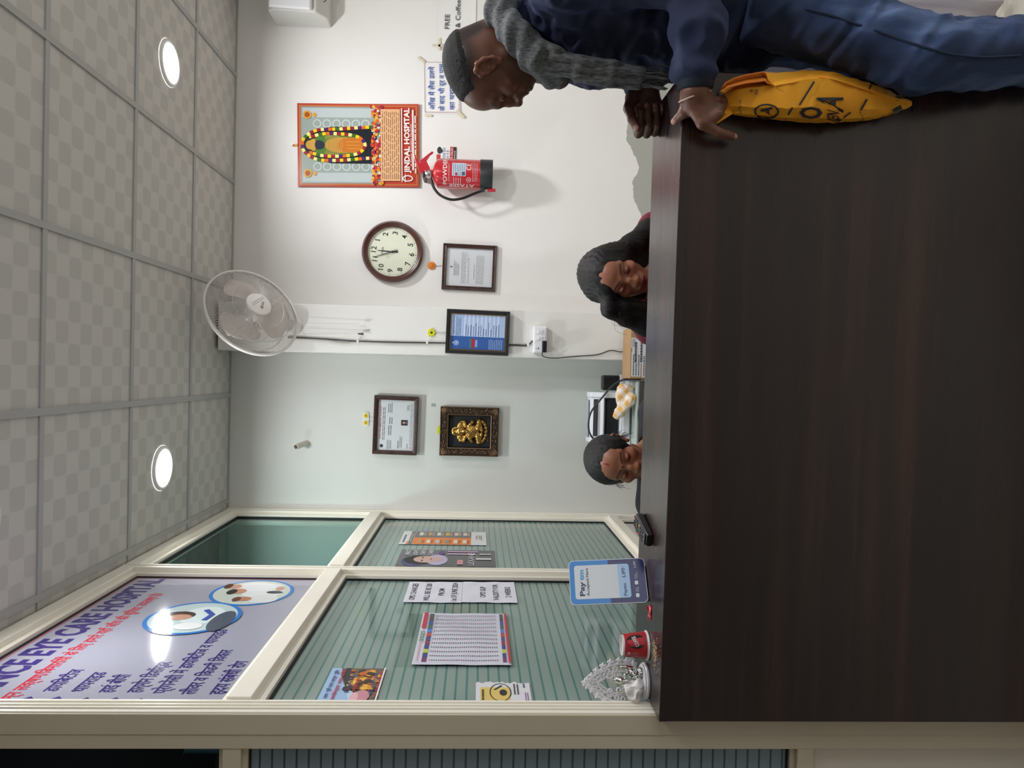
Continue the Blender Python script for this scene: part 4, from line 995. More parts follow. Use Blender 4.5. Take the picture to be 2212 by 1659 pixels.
# ================================================================ PAPERS ON THE GLASS PARTITION
GX = XP-0.0365
def glass_sheet(name, label, quad, mat, curl=0.0, torn=None, wave=0.0):
    """quad: TL, TR, BR, BL pixels"""
    pts = [P(*q, X=GX) for q in quad]
    y0 = (pts[0][1]+pts[3][1])/2; y1 = (pts[1][1]+pts[2][1])/2; z1 = (pts[0][2]+pts[1][2])/2; z0 = (pts[2][2]+pts[3][2])/2
    w, h = y1-y0, z1-z0
    t = thing(name, label, 'poster', frame_at((GX+0.0005, (y0+y1)/2, (z0+z1)/2), 'side'))
    f = lambda x, y, z=0: (x, y, z+0.002+wave*(1+math.sin(x/w*9+y/h*4)*math.sin(y/h*11))+curl*(abs(x)/(w/2))**3)
    n = 14
    if torn is None:
        vs = [f(-w/2+w*i/n, -h/2+h*j/n) for j in range(n+1) for i in range(n+1)]
        fs = [(j*(n+1)+i, j*(n+1)+i+1, (j+1)*(n+1)+i+1, (j+1)*(n+1)+i) for j in range(n) for i in range(n)]
        MB().add(vs, fs).build('sheet', mat, t, smooth=True)
    return t, w, h, f
Q = lambda a, b: (640+a*0.3013, 1060+b*0.3013)
t, w, h, f = glass_sheet('food_leaflet', 'orange and grey leaflet with small pictures taped on the rear glass pane', (Q(737, 390), Q(770, 295), Q(1355, 298), Q(1368, 392)), cm('#d8d8da', 0.3, 0, 0.3))
pr = Print(0.0006, f)
pr.rect(-w/2+.004, -h*.32, 0, h*.35, '#e5853b'); pr.rect(0, -h*.32, w/2-.004, h*.35, '#777573'); pr.rect(-w/2+.004, h*.355, w/2-.004, h*.4, '#777573'); pr.rect(-w/2+.004, h*.4, -w*.3, h*.42, '#e5853b'); pr.up()
rn = random.Random(3)
for i in range(6):
    y = h*(.27-.105*i)
    for sx in (-1, 1):
        pr.rect(sx*w*.28-w*.12, y-h*.015, sx*w*.28+w*.12, y+h*.03, rn.choice(['#d9c7b4', '#c79a6a', '#b9c4c9', '#8b8d83', '#e0d8cc', '#d8b040'])); pr.lines(sx*w*.28-w*.14, sx*w*.28+w*.14, y-h*.02, y-h*.05, 2, '#d9cfc4' if sx > 0 else '#8a4a18', .4, i)
pr.text('NUTRI FOOD', 0, h*.377, h*.02, '#efeae4', w=w*.6); pr.lines(-w*.35, w*.3, h*.48, h*.44, 1, '#7a7a7c', .5, 2); pr.ring(0, -h*.4, w*.12, h*.025, 0.003, '#a9774a'); pr.ring(w*.12, -h*.4, w*.1, h*.025, 0.003, '#7a8a4a'); pr.lines(-w*.15, w*.2, -h*.43, -h*.45, 1, '#7a6a5a', .5, 1); pr.build(t)
t, w, h, f = glass_sheet('cosmetics_poster', 'dark purple poster with a portrait beside the middle glass post', (Q(705, 551), Q(757, 425), Q(1420, 433), Q(1430, 551)), cm('#35333a', 0.25, 0, 0.3))
pr = Print(0.0006, f)
pr.disc(-w*.2, h*.33, w*.28, '#514a7a', h*.13); pr.up(); pr.disc(-w*.12, h*.27, w*.25, '#201c22', h*.17); pr.up()
pr.disc(-w*.12, h*.1, w*.3, '#b7aecb', h*.11); pr.up(); pr.disc(-w*.1, h*.22, w*.19, '#c9a79c', h*.12); pr.rect(-w*.18, h*.04, -w*.0, h*.14, '#c9a79c'); pr.up()
pr.disc(-w*.18, h*.25, w*.05, '#3a2a30', h*.008); pr.disc(0, h*.25, w*.05, '#3a2a30', h*.008); pr.disc(-w*.09, h*.16, w*.06, '#a0525c', h*.008)
for i, (yy, s) in enumerate(((.42, 'PERFECT'), (.34, 'LIGHT'), (.26, 'CHARM'), (.18, 'CARE'))): pr.text(s, w*.3, h*yy, h*.045, '#cfcbd8', w=w*.3, bold=.02)
pr.text('LEXANE', -w*.05, -h*.25, h*.06, '#d3cdda', w=w*.72); pr.rect(-w*.38, -h*.17, -w*.12, -h*.11, '#c98f96'); pr.rect(w*.2, -h*.3, w*.26, 0, '#d8c8dc'); pr.rect(w*.34, -h*.32, w*.4, 0, '#c9a8cc'); pr.disc(w*.3, h*.06, w*.12, '#6a4a86', h*.03); pr.rect(-w*.1, -h*.46, 0, -h*.3, '#c8c8cc'); pr.rect(w*.2, -h*.46, w*.26, -h*.34, '#c8c8cc'); pr.build(t)
M_sheet = cm('#dcdce8', 0.5, name='white_print_paper')
t, w, h, f = glass_sheet('charges_notice', 'white paper notice about OPD charges on the front glass pane', (Q(770, 810), Q(806, 664), Q(1188, 662), Q(1190, 810)), M_sheet, 0.001, wave=0.0012)
pr = Print(0.0006, f)
for s, yy, ww in (('OPD CHARGES', .37, .8), ('WILL BE RS 200', .12, .86), ('FROM', -.13, .36), ('1st OF JUNE 2024', -.36, .88)): pr.text(s, 0, h*yy, h*.1, '#26242c', w=w*ww, bold=.012)
pr.build(t)
t, w, h, f = glass_sheet('validity_notice', 'white paper notice about OPD slip validity directly under the charges notice', (Q(1191, 810), Q(1190, 662), Q(1556, 664), Q(1592, 812)), M_sheet, 0.001, wave=0.0012)
pr = Print(0.0006, f)
for s, yy, ww in (('OPD SLIP', .12, .5), ('VALIDITY FOR', -.12, .76), ('2 WEEKS', -.35, .5)): pr.text(s, 0, h*yy, h*.1, '#26242c', w=w*ww, bold=.012)
pr.build(t)
t, w, h, f = glass_sheet('year_calendar', 'single sheet year calendar in a clear sleeve on the front glass pane', (Q(832, 1262), Q(905, 890), Q(1492, 892), Q(1550, 1262)), cm('#d6d6e6', 0.25, 0, 0.4), 0.002, wave=0.001)
tsl = clear_glass('clear_sleeve', '#f7f9f8'); MB().box2((-w/2-0.006, -h/2-0.012, 0.0005), (w/2+0.006, h/2+0.055, 0.0012)).build('sleeve', tsl, t)
pr = Print(0.0006, f)
for i in range(12):
    x = -w*.46+w*.92*(i+.5)/12; cc = ['#7a3a6a', '#3d4a86', '#b8c84a', '#3a4a8a', '#8a3a4e', '#4a5088', '#b84a3a', '#4a84c8', '#4a6a5a', '#3d5a9a', '#5a4a4a', '#4a5a5e'][i]
    pr.rect(x-w*.036, h*.36, x+w*.036, h*.41, cc); pr.rect(x-w*.036, -h*.46, x+w*.036, -h*.42, cc)
    rn = random.Random(i)
    for d in range(31):
        y = h*.33-h*.72*d/31; red = (d+i*3) % 7 == 0
        pr.rect(x-w*.012, y-h*.006, x+w*.008, y+h*.006, '#c04a55' if red else '#6b6e78')
pr.rect(-w*.48, -h*.5, w*.48, -h*.475, '#c03a44'); pr.rect(w*.16, h*.43, w*.48, h*.48, '#b8384a'); pr.text('2025', w*.0, h*.455, h*.045, '#4a7a55', w=w*.2, bold=.02); pr.text('ZYDUS PHARMACEUTICALS', -w*.28, h*.455, h*.025, '#c04a55', w=w*.36); pr.build(t)
t, w, h, f = glass_sheet('temple_poster', 'colourful blue and orange temple poster on the lower front glass pane', (Q(135, 1535), Q(262, 1277), Q(640, 1283), Q(570, 1535)), cm('#5a3d2a', 0.25, 0, 0.4))
pr = Print(0.0006, f)
pr.poly([(-w/2, h/2), (-w/2, -h*.05), (-w*.1, h*.1), (w*.2, h*.25), (w/2, h*.32), (w/2, h/2)], '#9dbbe0'); pr.poly([(-w/2, -h*.05), (-w/2, -h*.3), (-w*.2, -h*.05), (-w*.1, h*.1)], '#b9cfe8'); pr.up()
pr.poly([(-w*.2, h*.05), (w*.5, h*.15), (w*.5, h*.25), (w*.2, h*.22)], '#2e2a33'); pr.poly([(-w*.15, -h*.15), (w*.1, h*.12), (w*.3, -h*.12), (w*.2, -h*.4), (-w*.1, -h*.4)], '#a8701e'); pr.up()
rn = random.Random(8)
for k in range(60): pr.disc(rn.uniform(-w*.15, w*.45), rn.uniform(-h*.45, h*.1), rn.uniform(.004, .014), rn.choice(['#e89a22', '#f2c63a', '#c8641c', '#6a3a1c', '#3a2a26', '#e8b040']), n=7); pr.z += 2e-6
pr.up(); pr.disc(-w*.32, -h*.22, w*.16, '#c98a94', h*.14); pr.disc(-w*.36, -h*.1, w*.14, '#e0b0b8', h*.07)
for s, yy, ww, cc in (('जय श्री राम जन्म भूिम', .38, .8, '#3d4470'), ('अयोध्या राम मंिदर', .25, .9, '#b83a4a'), ('निर्माण'.replace('नि', 'िन'), .05, .5, '#4a4a7a'), ('महोत्सव', -.06, .42, '#b83a4a'), ('की हािर्दक', -.36, .6, '#5a5a8a'), ('शुभकामनाएं', -.46, .75, '#c04a58')): pr.text(s, w*.02, h*yy, h*.06, cc, w=w*ww, bold=.02)
pr.rect(-w/2, -h/2, w/2, -h/2+.004, '#e8e8e8'); pr.build(t)
t, w, h, f = glass_sheet('torn_notice', 'torn yellow and white hand washing notice at the edge of the front pane', (Q(1283, 1536), Q(1290, 1378), Q(1668, 1372), Q(1692, 1536)), None, torn=True)
rn = random.Random(5); edge = [(w/2-0.012*rn.random(), -h/2+h*i/22) for i in range(23)]
MB().prism([(-w/2, -h/2)]+edge+[(-w/2, h/2)], 0.0015, 0.0022).build('sheet', cm('#dad8dd', 0.5), t)
pr = Print(0.0026)
pr.rect(-w*.5, -h*.12, w*.22, h*.42, '#dcc06a'); pr.up(); pr.ring(0.0, h*.05, w*.4, h*.2, .003, '#2a2622'); pr.disc(-w*.02, h*.0, w*.14, '#2a2622', h*.07); pr.line([(w*.1, h*.16), (w*.3, h*.02)], .006, '#2a2622'); pr.lines(-w*.35, w*.2, h*.4, h*.34, 1, '#4a3f28', .7, 2)
pr.lines(-w*.1, w*.4, -h*.18, -h*.3, 2, '#4a4a50', .5, 3); pr.lines(-w*.4, w*.0, -h*.38, -h*.46, 2, '#8a5a9a', .5, 4); pr.lines(w*.2, w*.42, -h*.36, -h*.42, 1, '#5a6a9a', .6, 5); pr.build(t)
# ================================================================ RECEPTION COUNTER AND WHAT STANDS ON IT
tw = NT('dark_wenge_laminate', 0.2)
g1 = tw.noise(1.0, 6, tw.mapped((0.5, 11, 17)), 0.6); g2 = tw.noise(1.0, 4, tw.mapped((1.2, 60, 110)), 0.6)
tw.color(tw.mix(tw.math('MULTIPLY', g2, 0.55), tw.ramp(g1, [(0.36, '#120a0b'), (0.5, '#231414'), (0.66, '#40281f')]), '#24161a'))
tw.l(tw.math('MULTIPLY_ADD', g2, 0.12, 0.2), tw.b.inputs['Roughness']); tw.b.inputs['Specular IOR Level'].default_value = 0.7
M_wood = tw.m
CA = math.atan2(-0.052, 1.475)
Mcnt = Matrix.Translation((-0.797, 1.641, 0)) @ Matrix.Rotation(CA, 4, 'Z')
CL, CD = 1.477, 0.268
cnt = thing('reception_counter', 'long dark wenge reception counter with a narrow raised top', 'counter', Mcnt)
MB().box2((0, 0.0, ZT-0.018), (CL, CD, ZT)).build('top', M_wood, cnt, bevel=0.0012)
MB().box2((0.0, -0.001, ZT-0.019), (CL, 0.0006, ZT-0.0008)).build('edge_band', M_wood, cnt, bevel=0.0006)
MB().box2((0.0, 0.001, 0.0), (CL, 0.019, ZT-0.018)).build('front_panel', M_wood, cnt)
MB().box2((CL-0.018, 0.019, 0.0), (CL, CD, ZT-0.018)).build('end_panel', M_wood, cnt)
MB().box2((0.0, CD-0.018, 0.72), (CL-0.018, CD, ZT-0.018)).build('back_panel', M_wood, cnt)
MB().box2((0.03, CD, 0.72), (CL, CD+0.3, 0.745)).build('inner_worktop', M_wood, cnt, bevel=0.002)
for k in (0.06, CL-0.06): MB().box2((k, CD+0.02, 0), (k+0.02, CD+0.28, 0.72)).build('worktop_support', M_wood, cnt)

# ---- payment stand
bl_, br_ = Vector(P(1403, 1302, Z=ZT)), Vector(P(1392, 1206, Z=ZT))
cc = (bl_+br_)/2; ax = (br_-bl_); wS = ax.length; yaw = math.atan2(ax.y, ax.x)
hS = 0.193
MS = Matrix.Translation(cc) @ Matrix.Rotation(yaw, 4, 'Z') @ Matrix.Rotation(math.radians(-9), 4, 'X') @ Matrix(((1, 0, 0, 0), (0, 0, -1, 0), (0, 1, 0, 0), (0, 0, 0, 1)))
ps = thing('payment_stand', 'blue and navy digital payment stand card on the counter', 'payment stand', MS)
MB().prism(rrect(wS, hS, 0.012, cy=hS/2+0.002), 0, 0.004).build('card', cm('#d9dfe8', 0.25, 0, 0.4), ps)
def chop(pts, y, up):
    out = []
    for i in range(len(pts)):
        a, b = pts[i], pts[(i+1) % len(pts)]
        if (a[1] >= y) == up: out.append(a)
        if (a[1]-y)*(b[1]-y) < 0: t_ = (y-a[1])/(b[1]-a[1]); out.append((a[0]+t_*(b[0]-a[0]), y))
    return out
pr = Print(0.0044); pr.rough = 0.22
ol = rrect(wS-0.003, hS-0.003, 0.011, cy=hS/2+0.002); ym = hS*0.49
pr.poly(chop(ol, ym, True), '#2f86d2'); pr.poly(chop(ol, ym, False), '#2b2a66'); pr.up()
pr.poly(rrect(wS*0.76, hS*0.72, 0.006, cy=hS*0.58), '#dcdfe4'); pr.up(); pr.poly(rrect(wS*0.76, hS*0.15, 0.006, cy=hS*0.295), '#a9cdf0'); pr.up()
pr.text('Pay', -wS*0.15, hS*0.85, hS*0.06, '#232a68', w=wS*0.32, bold=0.03); pr.text('tm', wS*0.16, hS*0.85, hS*0.06, '#2f9fdf', w=wS*0.24, bold=0.03)
pr.text('Accepted Here', 0, hS*0.775, hS*0.035, '#2c2c34', w=wS*0.62, bold=0.008)
pr.text('Paytm', -wS*0.2, hS*0.295, hS*0.04, '#232a68', w=wS*0.27, bold=0.02); pr.text('UPI', wS*0.17, hS*0.295, hS*0.045, '#33373d', w=wS*0.2, bold=0.015, shear=0.25); pr.disc(wS*0.31, hS*0.295, wS*0.02, '#d8792a', n=3)
pr.poly(rrect(wS*0.09, hS*0.045, 0.003, cx=-wS*0.34, cy=hS*0.14), '#e6e9f0'); pr.poly(rrect(wS*0.09, hS*0.045, 0.003, cx=-wS*0.06, cy=hS*0.14), '#e6e9f0')
pr.text('UPI &', -wS*0.22, hS*0.15, hS*0.017, '#dfe3ee'); pr.text('Wallet', -wS*0.21, hS*0.128, hS*0.017, '#dfe3ee'); pr.text('Paytm', wS*0.08, hS*0.15, hS*0.017, '#dfe3ee'); pr.text('Postpaid', wS*0.1, hS*0.128, hS*0.017, '#dfe3ee'); pr.text('UPI', wS*0.35, hS*0.14, hS*0.03, '#dfe3ee', w=wS*0.14, shear=0.25)
pr.lines(wS*0.4, wS*0.44, hS*0.45, hS*0.3, 8, '#5a5a8a', 0.3, 2); pr.build(ps)
foot = MB(); foot.prism([(-wS*0.35, 0.003), (wS*0.35, 0.003), (wS*0.3, 0.12), (-wS*0.3, 0.12)], -0.003, -0.0005)
foot.build('back_plate', cm('#23233a', 0.4), ps)
MB().add([(-wS*.35, .003, -.002), (wS*.35, .003, -.002), (wS*.35, .004, -.05), (-wS*.35, .004, -.05), (-wS*.3, .12, -.003), (wS*.3, .12, -.003)], [(0, 3, 2, 1), (3, 4, 5, 2), (0, 4, 3), (1, 2, 5), (0, 1, 5, 4)]).build('easel_foot', cm('#2b2a66', 0.4), ps)

# ---- upturned paper cup
c = P(1399, 1394, Z=ZT)
cup = thing('paper_cup', 'red and white paper cup standing upside down on the counter', 'cup', Matrix.Translation((c[0], c[1], ZT)))
rb, rt_, hc = 0.0325, 0.0245, 0.066
M_cupw = cm('#e4e0de', 0.5, name='white_cup_paper')
MB().lathe([(rb, 0.003), (rt_, hc), (rt_-0.0008, hc), (rt_-0.0012, hc-0.006), (0.0005, hc-0.006)], 40, cap0=False).build('wall', M_cupw, cup, smooth='auto')
MB().torus(rb+0.0008, 0.0028, 40, 8, Matrix.Translation((0, 0, 0.0028))).build('rolled_rim', M_cupw, cup, smooth=True)
def onc2(x, y, z): r = rb+(rt_-rb)*(y-0.003)/(hc-0.003)+0.0005+z; a = x/0.029-0.15; return (r*math.sin(a), -r*math.cos(a), y)
pr = Print(0.0, onc2)
def band(x0, x1, y0, y1, col, n=14):
    for i in range(n):
        for j in range(2): pr.rect(x0+(x1-x0)*i/n, y0+(y1-y0)*j/2, x0+(x1-x0)*(i+1)/n, y0+(y1-y0)*(j+1)/2, col)
band(-0.09, -0.02, 0.008, 0.062, '#c02430', 24); band(-0.016, 0.078, 0.008, 0.062, '#c02430', 30); pr.up(0.0003)
pr.disc(0.024, 0.035, 0.017, '#1c1715', 0.024, 36); pr.up(0.0003); pr.text('COFFEE', 0.024, 0.036, 0.009, '#e8e2de', w=0.026, rot=0.35, bold=0.02); pr.disc(-0.006, 0.052, 0.004, '#e6b9b9', n=12); pr.disc(-0.024, 0.052, 0.003, '#e6b9b9', n=12); pr.lines(-0.008, 0.0, 0.044, 0.03, 4, '#e0a0a0', 0.3, 2); pr.build(cup)
# ---- red paper scrap
c = P(1402, 1322, Z=ZT+0.004)
mb = MB(); g = []
rn = random.Random(2)
pts = [(-0.02, -0.004, 0.001), (-0.012, 0.004, 0.007), (-0.002, 0.003, 0.004), (0.008, 0.008, 0.011), (0.017, 0.002, 0.005), (0.012, -0.006, 0.001), (0.0, -0.008, 0.0035), (-0.01, -0.009, 0.001)]
low = [(x, y, 0.0005) for x, y, z in pts]
mb.rings([low, pts]); t = tag(mb.build('red_wrapper', mottled('spotted_red_wrapper', '#a51f2e', '#c23a44', 120, 0.3), None, M=Matrix.Translation((c[0], c[1], ZT))), 'small crumpled red sweet wrapper between payment stand and cup', 'wrapper')
# ---- crumbs
mb = MB(); rn = random.Random(9); a = P(1416, 1412, Z=ZT)
for k in range(170):
    x, y = a[0]+rn.gauss(0, 0.016), a[1]+rn.gauss(0.004, 0.016); q = rn.random()*3.14; L = rn.uniform(0.0015, 0.004)
    mb.box((x, y, ZT+0.0011), (L, 0.0014, 0.0013), Matrix.Rotation(q, 3, 'Z'))
tag(mb.build('spilled_grains', mottled('pale_grain', '#b89c7c', '#d6c3a6', 300, 0.6)), 'scatter of small pale grains spilled before the cup', 'grains', None, 'stuff')

# ---- remote control
Nn, Fr = Vector(P(1411, 1168, Z=ZT)), Vector(P(1388, 1124, Z=ZT)); ax = Fr-Nn; L = ax.length; ya = math.atan2(ax.y, ax.x)
rem = thing('remote_control', 'black television remote control lying on the counter', 'remote', Matrix.Translation((Nn+Fr)/2) @ Matrix.Rotation(ya-math.pi/2, 4, 'Z'))
W = 0.046
def rsec(y, wd, z0, z1): return [(-wd/2, y, z0+0.003), (-wd/2+0.003, y, z0), (wd/2-0.003, y, z0), (wd/2, y, z0+0.003), (wd/2, y, z1-0.003), (wd/2-0.003, y, z1), (-wd/2+0.003, y, z1), (-wd/2, y, z1-0.003)]
ys = [(-L/2, 0.03, 0.016), (-L/2+0.012, 0.036, 0.019), (0, 0.043, 0.02), (L/2-0.02, 0.048, 0.021), (L/2-0.005, 0.044, 0.02), (L/2, 0.034, 0.018)]
MB().rings([rsec(y, wd, 0.0006, z) for y, wd, z in ys]).build('body', cm('#17181b', 0.35), rem, bevel=0.001)
MB().prism([(-0.014, -L/2+0.006), (0.014, -L/2+0.006), (0.018, 0), (0.0205, L/2-0.02), (0.017, L/2-0.006), (-0.017, L/2-0.006), (-0.0205, L/2-0.02), (-0.018, 0)], 0.0185, 0.0212).build('face_plate', cm('#5e6168', 0.35, 0.4), rem)
def key(x, y, r, col, h=0.0018): MB().lathe([(r, 0.0205), (r, 0.0212+h), (r*0.7, 0.0216+h), (0.0003, 0.0217+h)], 10).build('key', cm(col, 0.4), rem, M=Matrix.Translation((x, y, 0)))
for r_ in range(8):
    for cI in range(3):
        col = '#24262b'
        if r_ == 3: col = ['#b02a30', '#3a8a4a', '#d2a83a'][cI]
        key((cI-1)*0.0105, -L/2+0.022+r_*0.0135, 0.0033, col)
key(0, L/2-0.033, 0.0075, '#2c2e33')
for k in range(4): a = k*math.pi/2; key(0.013*math.cos(a), L/2-0.033+0.013*math.sin(a), 0.0032, '#24262b')
key(0.012, L/2-0.012, 0.003, '#a3282e')

# ---- silver idol with white filigree screen
c = Vector(P(1397, 1470, Z=ZT))
idol = thing('silver_idol', 'small silver idol on a round white base before a white filigree screen', 'idol', Matrix.Translation((c.x, c.y, ZT)))
MB().lathe([(0.04, 0.0), (0.043, 0.003), (0.043, 0.007), (0.039, 0.009), (0.04, 0.012), (0.035, 0.015), (0.001, 0.015)], 40).build('base', cm('#e2e2e6', 0.3, 0, 0.4), idol, smooth='auto')
def idf(p):
    q = p
    d = ell(q, (0, 0, 0.022), (0.026, 0.02, 0.012))
    d = smin(d, ell(q, (0, 0.002, 0.04), (0.014, 0.011, 0.02)), 0.006)
    d = smin(d, ell(q, (0, 0, 0.066), (0.0095, 0.0095, 0.012)), 0.004)
    d = smin(d, cap(q, (0, 0, 0.074), (0, 0, 0.088), 0.008, 0.002), 0.003)
    for s in (-1, 1):
        d = smin(d, chain(q, [(s*0.014, 0, 0.052), (s*0.026, -0.004, 0.04), (s*0.02, -0.016, 0.034)], [0.0055, 0.005, 0.004]), 0.003)
        d = smin(d, cap(q, (s*0.008, -0.006, 0.022), (s*0.03, -0.01, 0.02), 0.009, 0.007), 0.003)
        d = smin(d, ell(q, (s*0.03, 0.006, 0.05), (0.006, 0.005, 0.018)), 0.004)
        d = smin(d, ell(q, (s*0.024, -0.016, 0.018), (0.008, 0.007, 0.008)), 0.002)
    d = smin(d, cap(q, (0, -0.008, 0.066), (0.006, -0.016, 0.048), 0.004, 0.003), 0.003)
    return d+0.0016*vnoise(q, 260)
sdf_obj('figure', idf, (-0.045, -0.035, 0.006), (0.045, 0.03, 0.1), 0.0016, cm('#c9ccc8', 0.16, 1.0, name='bright_silver'), idol)
fil = MB()
def scr(cx, cz, r, a0, sg, tw_=0.0028):
    fil.tube([(cx+r*(1-.8*i/12)*math.cos(a0+sg*i*.6), 0, cz+r*(1-.8*i/12)*math.sin(a0+sg*i*.6)) for i in range(13)], tw_, 6)
arch = [(-0.048, 0.012), (-0.056, 0.04), (-0.05, 0.075), (-0.032, 0.105), (-0.012, 0.125), (0, 0.138), (0.012, 0.125), (0.032, 0.105), (0.05, 0.075), (0.056, 0.04), (0.048, 0.012)]
sp = spline(arch, 8); fil.tube([(x*0.8, 0, z*0.97) for x, z in sp], 0.003, 6); fil.tube([(x*0.5, 0, z*0.72+0.006) for x, z in sp], 0.0026, 6)
for k in range(0, len(sp), 5):
    x, z = sp[k]; fil.ball((x*0.93, 0, z*1.0), (0.0075, 0.0035, 0.0075), 8, 5); scr(x*0.66, z*0.86, 0.009, k, 1 if k % 2 else -1)
    for q in range(5): a = q*1.257; fil.ball((x*0.93+0.0065*math.cos(a), 0, z+0.0065*math.sin(a)), 0.0034, 6, 4)
for s in (-1, 1):
    for k in range(4): scr(s*(0.012+0.004*k), 0.03+0.022*k, 0.011, s*k, s)
fil.build('filigree_screen', cm('#dedbe0', 0.4), idol, smooth=True, M=Matrix.Translation((-0.018, 0.026, 0.012)) @ Matrix.Rotation(math.radians(24), 4, 'Z'))
c2 = Vector(P(1396, 1516, Z=ZT))
def tissue(p): return ell(p, (0, 0, 0.024), (0.025, 0.022, 0.025))+0.022*vnoise(p, 50)+0.034*np.abs(vnoise(p+3.3, 62))-0.006
o = sdf_obj('crumpled_tissue', tissue, (-0.045, -0.045, -0.01), (0.045, 0.045, 0.06), 0.002, cm('#e2dedd', 0.7), None, smooth=False)
o.matrix_world = Matrix.Translation((max(c2.x, -0.768), c2.y-0.012, ZT)); mz = min(v.co.z for v in o.data.vertices); o.location.z = ZT-mz+0.0005
tag(o, 'crumpled white tissue ball beside the silver idol', 'tissue')

# ================================================================ SHELF BEHIND THE STAFF
SZ = P(1375, 900, Y=3.66)[2]
tb_ = thing('glass_shelf_table', 'low glass topped table against the back wall behind the staff', 'table', Matrix.Translation((-0.26, 3.9, 0)))
M_gl = cm('#b4bfb8', 0.08, name='pale_glass_sheet')
MB().box2((-0.24, -0.25, SZ-0.01), (0.235, 0.25, SZ)).build('glass_top', M_gl, tb_)
for a, b in (((-0.24, -0.262, SZ-0.03), (0.235, -0.25, SZ-0.006)), ((-0.24, 0.24, SZ-0.03), (0.235, 0.25, SZ-0.01)), ((-0.24, -0.25, SZ-0.03), (-0.225, 0.24, SZ-0.01)), ((0.22, -0.25, SZ-0.03), (0.235, 0.24, SZ-0.01))):
    MB().box2(a, b).build('rail', cm('#6c6a66', 0.4, 0.6), tb_)
for x in (-0.227, 0.222):
    for y in (-0.245, 0.235): MB().box((x, y, SZ/2-0.015), (0.025, 0.025, SZ-0.03)).build('leg', cm('#6c6a66', 0.4, 0.6), tb_)
MB().box2((-0.225, -0.24, 0.3), (0.22, 0.23, 0.315)).build('lower_shelf', cm('#b9b2a6', 0.5), tb_)
# note counter
c, w, h = wr(1283, 1368, 848, 958, 3.86)
mc = thing('note_counter', 'white banknote counting machine on the glass table', 'counting machine', Matrix.Translation((c[0], 3.905, SZ)))
Hm = h; M_mach = cm('#d9dae0', 0.35, 0, 0.3, name='light_grey_plastic')
prof = [(0.12, 0.0), (0.12, Hm*0.82), (0.05, Hm), (-0.03, Hm*0.96), (-0.075, Hm*0.62), (-0.06, Hm*0.5), (-0.06, Hm*0.3), (-0.12, Hm*0.22), (-0.13, 0.0)]
for nm, x0, x1 in (('side_cheek', -w/2, -w/2+0.03), ('side_cheek', w/2-0.03, w/2)):
    MB().rings([[(x0, y, z+0.001) for y, z in prof], [(x1, y, z+0.001) for y, z in prof]]).build(nm, M_mach, mc, bevel=0.006)
pin = [(0.11, 0.0), (0.11, Hm*0.8), (0.05, Hm*0.97), (-0.02, Hm*0.94), (-0.066, Hm*0.64), (-0.02, Hm*0.55), (0.0, Hm*0.3), (-0.1, Hm*0.16), (-0.115, 0.0)]
MB().rings([[(-w/2+0.029, y, z+0.001) for y, z in pin], [(w/2-0.029, y, z+0.001) for y, z in pin]]).build('body', M_mach, mc, bevel=0.004)
MB().box2((-w/2+0.035, -0.055, Hm*0.3), (w/2-0.035, -0.0, Hm*0.56)).build('hopper_gap', cm('#15161a', 0.5), mc)
Mp = Matrix.Translation((0, -0.046, Hm*0.79)) @ Matrix.Rotation(math.radians(-56), 4, 'X')
MB().box((0, 0, 0), (w-0.075, 0.056, 0.004)).build('control_panel', cm('#2e3036', 0.3, 0, 0.4), mc, M=Mp)
for k in range(7): MB().box((-w*0.3+k*w*0.085, -0.008+0.012*(k % 2), 0.003), (0.012, 0.008, 0.003)).build('button', cm('#b8bcc4' if k != 6 else '#c23a34', 0.4), mc, M=Mp)
MB().box2((-w*0.4, 0.0, Hm*0.97), (w*0.34, 0.05, Hm*1.01)).build('feed_tray', cm('#9fa6b2', 0.3), mc, bevel=0.004)
MB().box2((-w*0.3, -0.14, 0.012), (w*0.3, -0.1, 0.05)).build('stacker_tray', M_mach, mc, bevel=0.006)
# checked towel
c = P(1367, 872, Y=3.66)
def towel(p):
    d = ell(p, (0.03, 0.03, 0.055), (0.055, 0.03, 0.05)); d = smin(d, cap(p, (-0.06, 0.03, 0.085), (0.02, 0.0, 0.02), 0.03, 0.03), 0.02); d = smin(d, ell(p, (0.075, 0.03, 0.05), (0.028, 0.028, 0.045)), 0.01)
    d = d+0.02*np.abs(vnoise(p*np.array([1, 1, 0.5]), 38))+0.006*vnoise(p, 70)
    return np.maximum(d, 0.001-p[:, 2])
tt = NT('yellow_white_check', 0.85); x, y, z = tt.sep()
ck = lambda v, s: tt.math('GREATER_THAN', tt.math('FRACT', tt.math('MULTIPLY', v, s)), 0.5)
k1 = tt.math('ADD', ck(tt.math('ADD', x, z), 16), ck(tt.math('SUBTRACT', z, x), 16)); tt.color(tt.mix(tt.math('MULTIPLY', k1, 0.5), '#e6dcd6', '#dfae62'))
o = sdf_obj('checked_towel', towel, (-0.13, -0.05, -0.01), (0.13, 0.1, 0.15), 0.004, tt.m); o.matrix_world = Matrix.Translation((c[0], 3.69, SZ+0.001)); tag(o, 'crumpled yellow and white checked towel before the counting machine', 'towel')
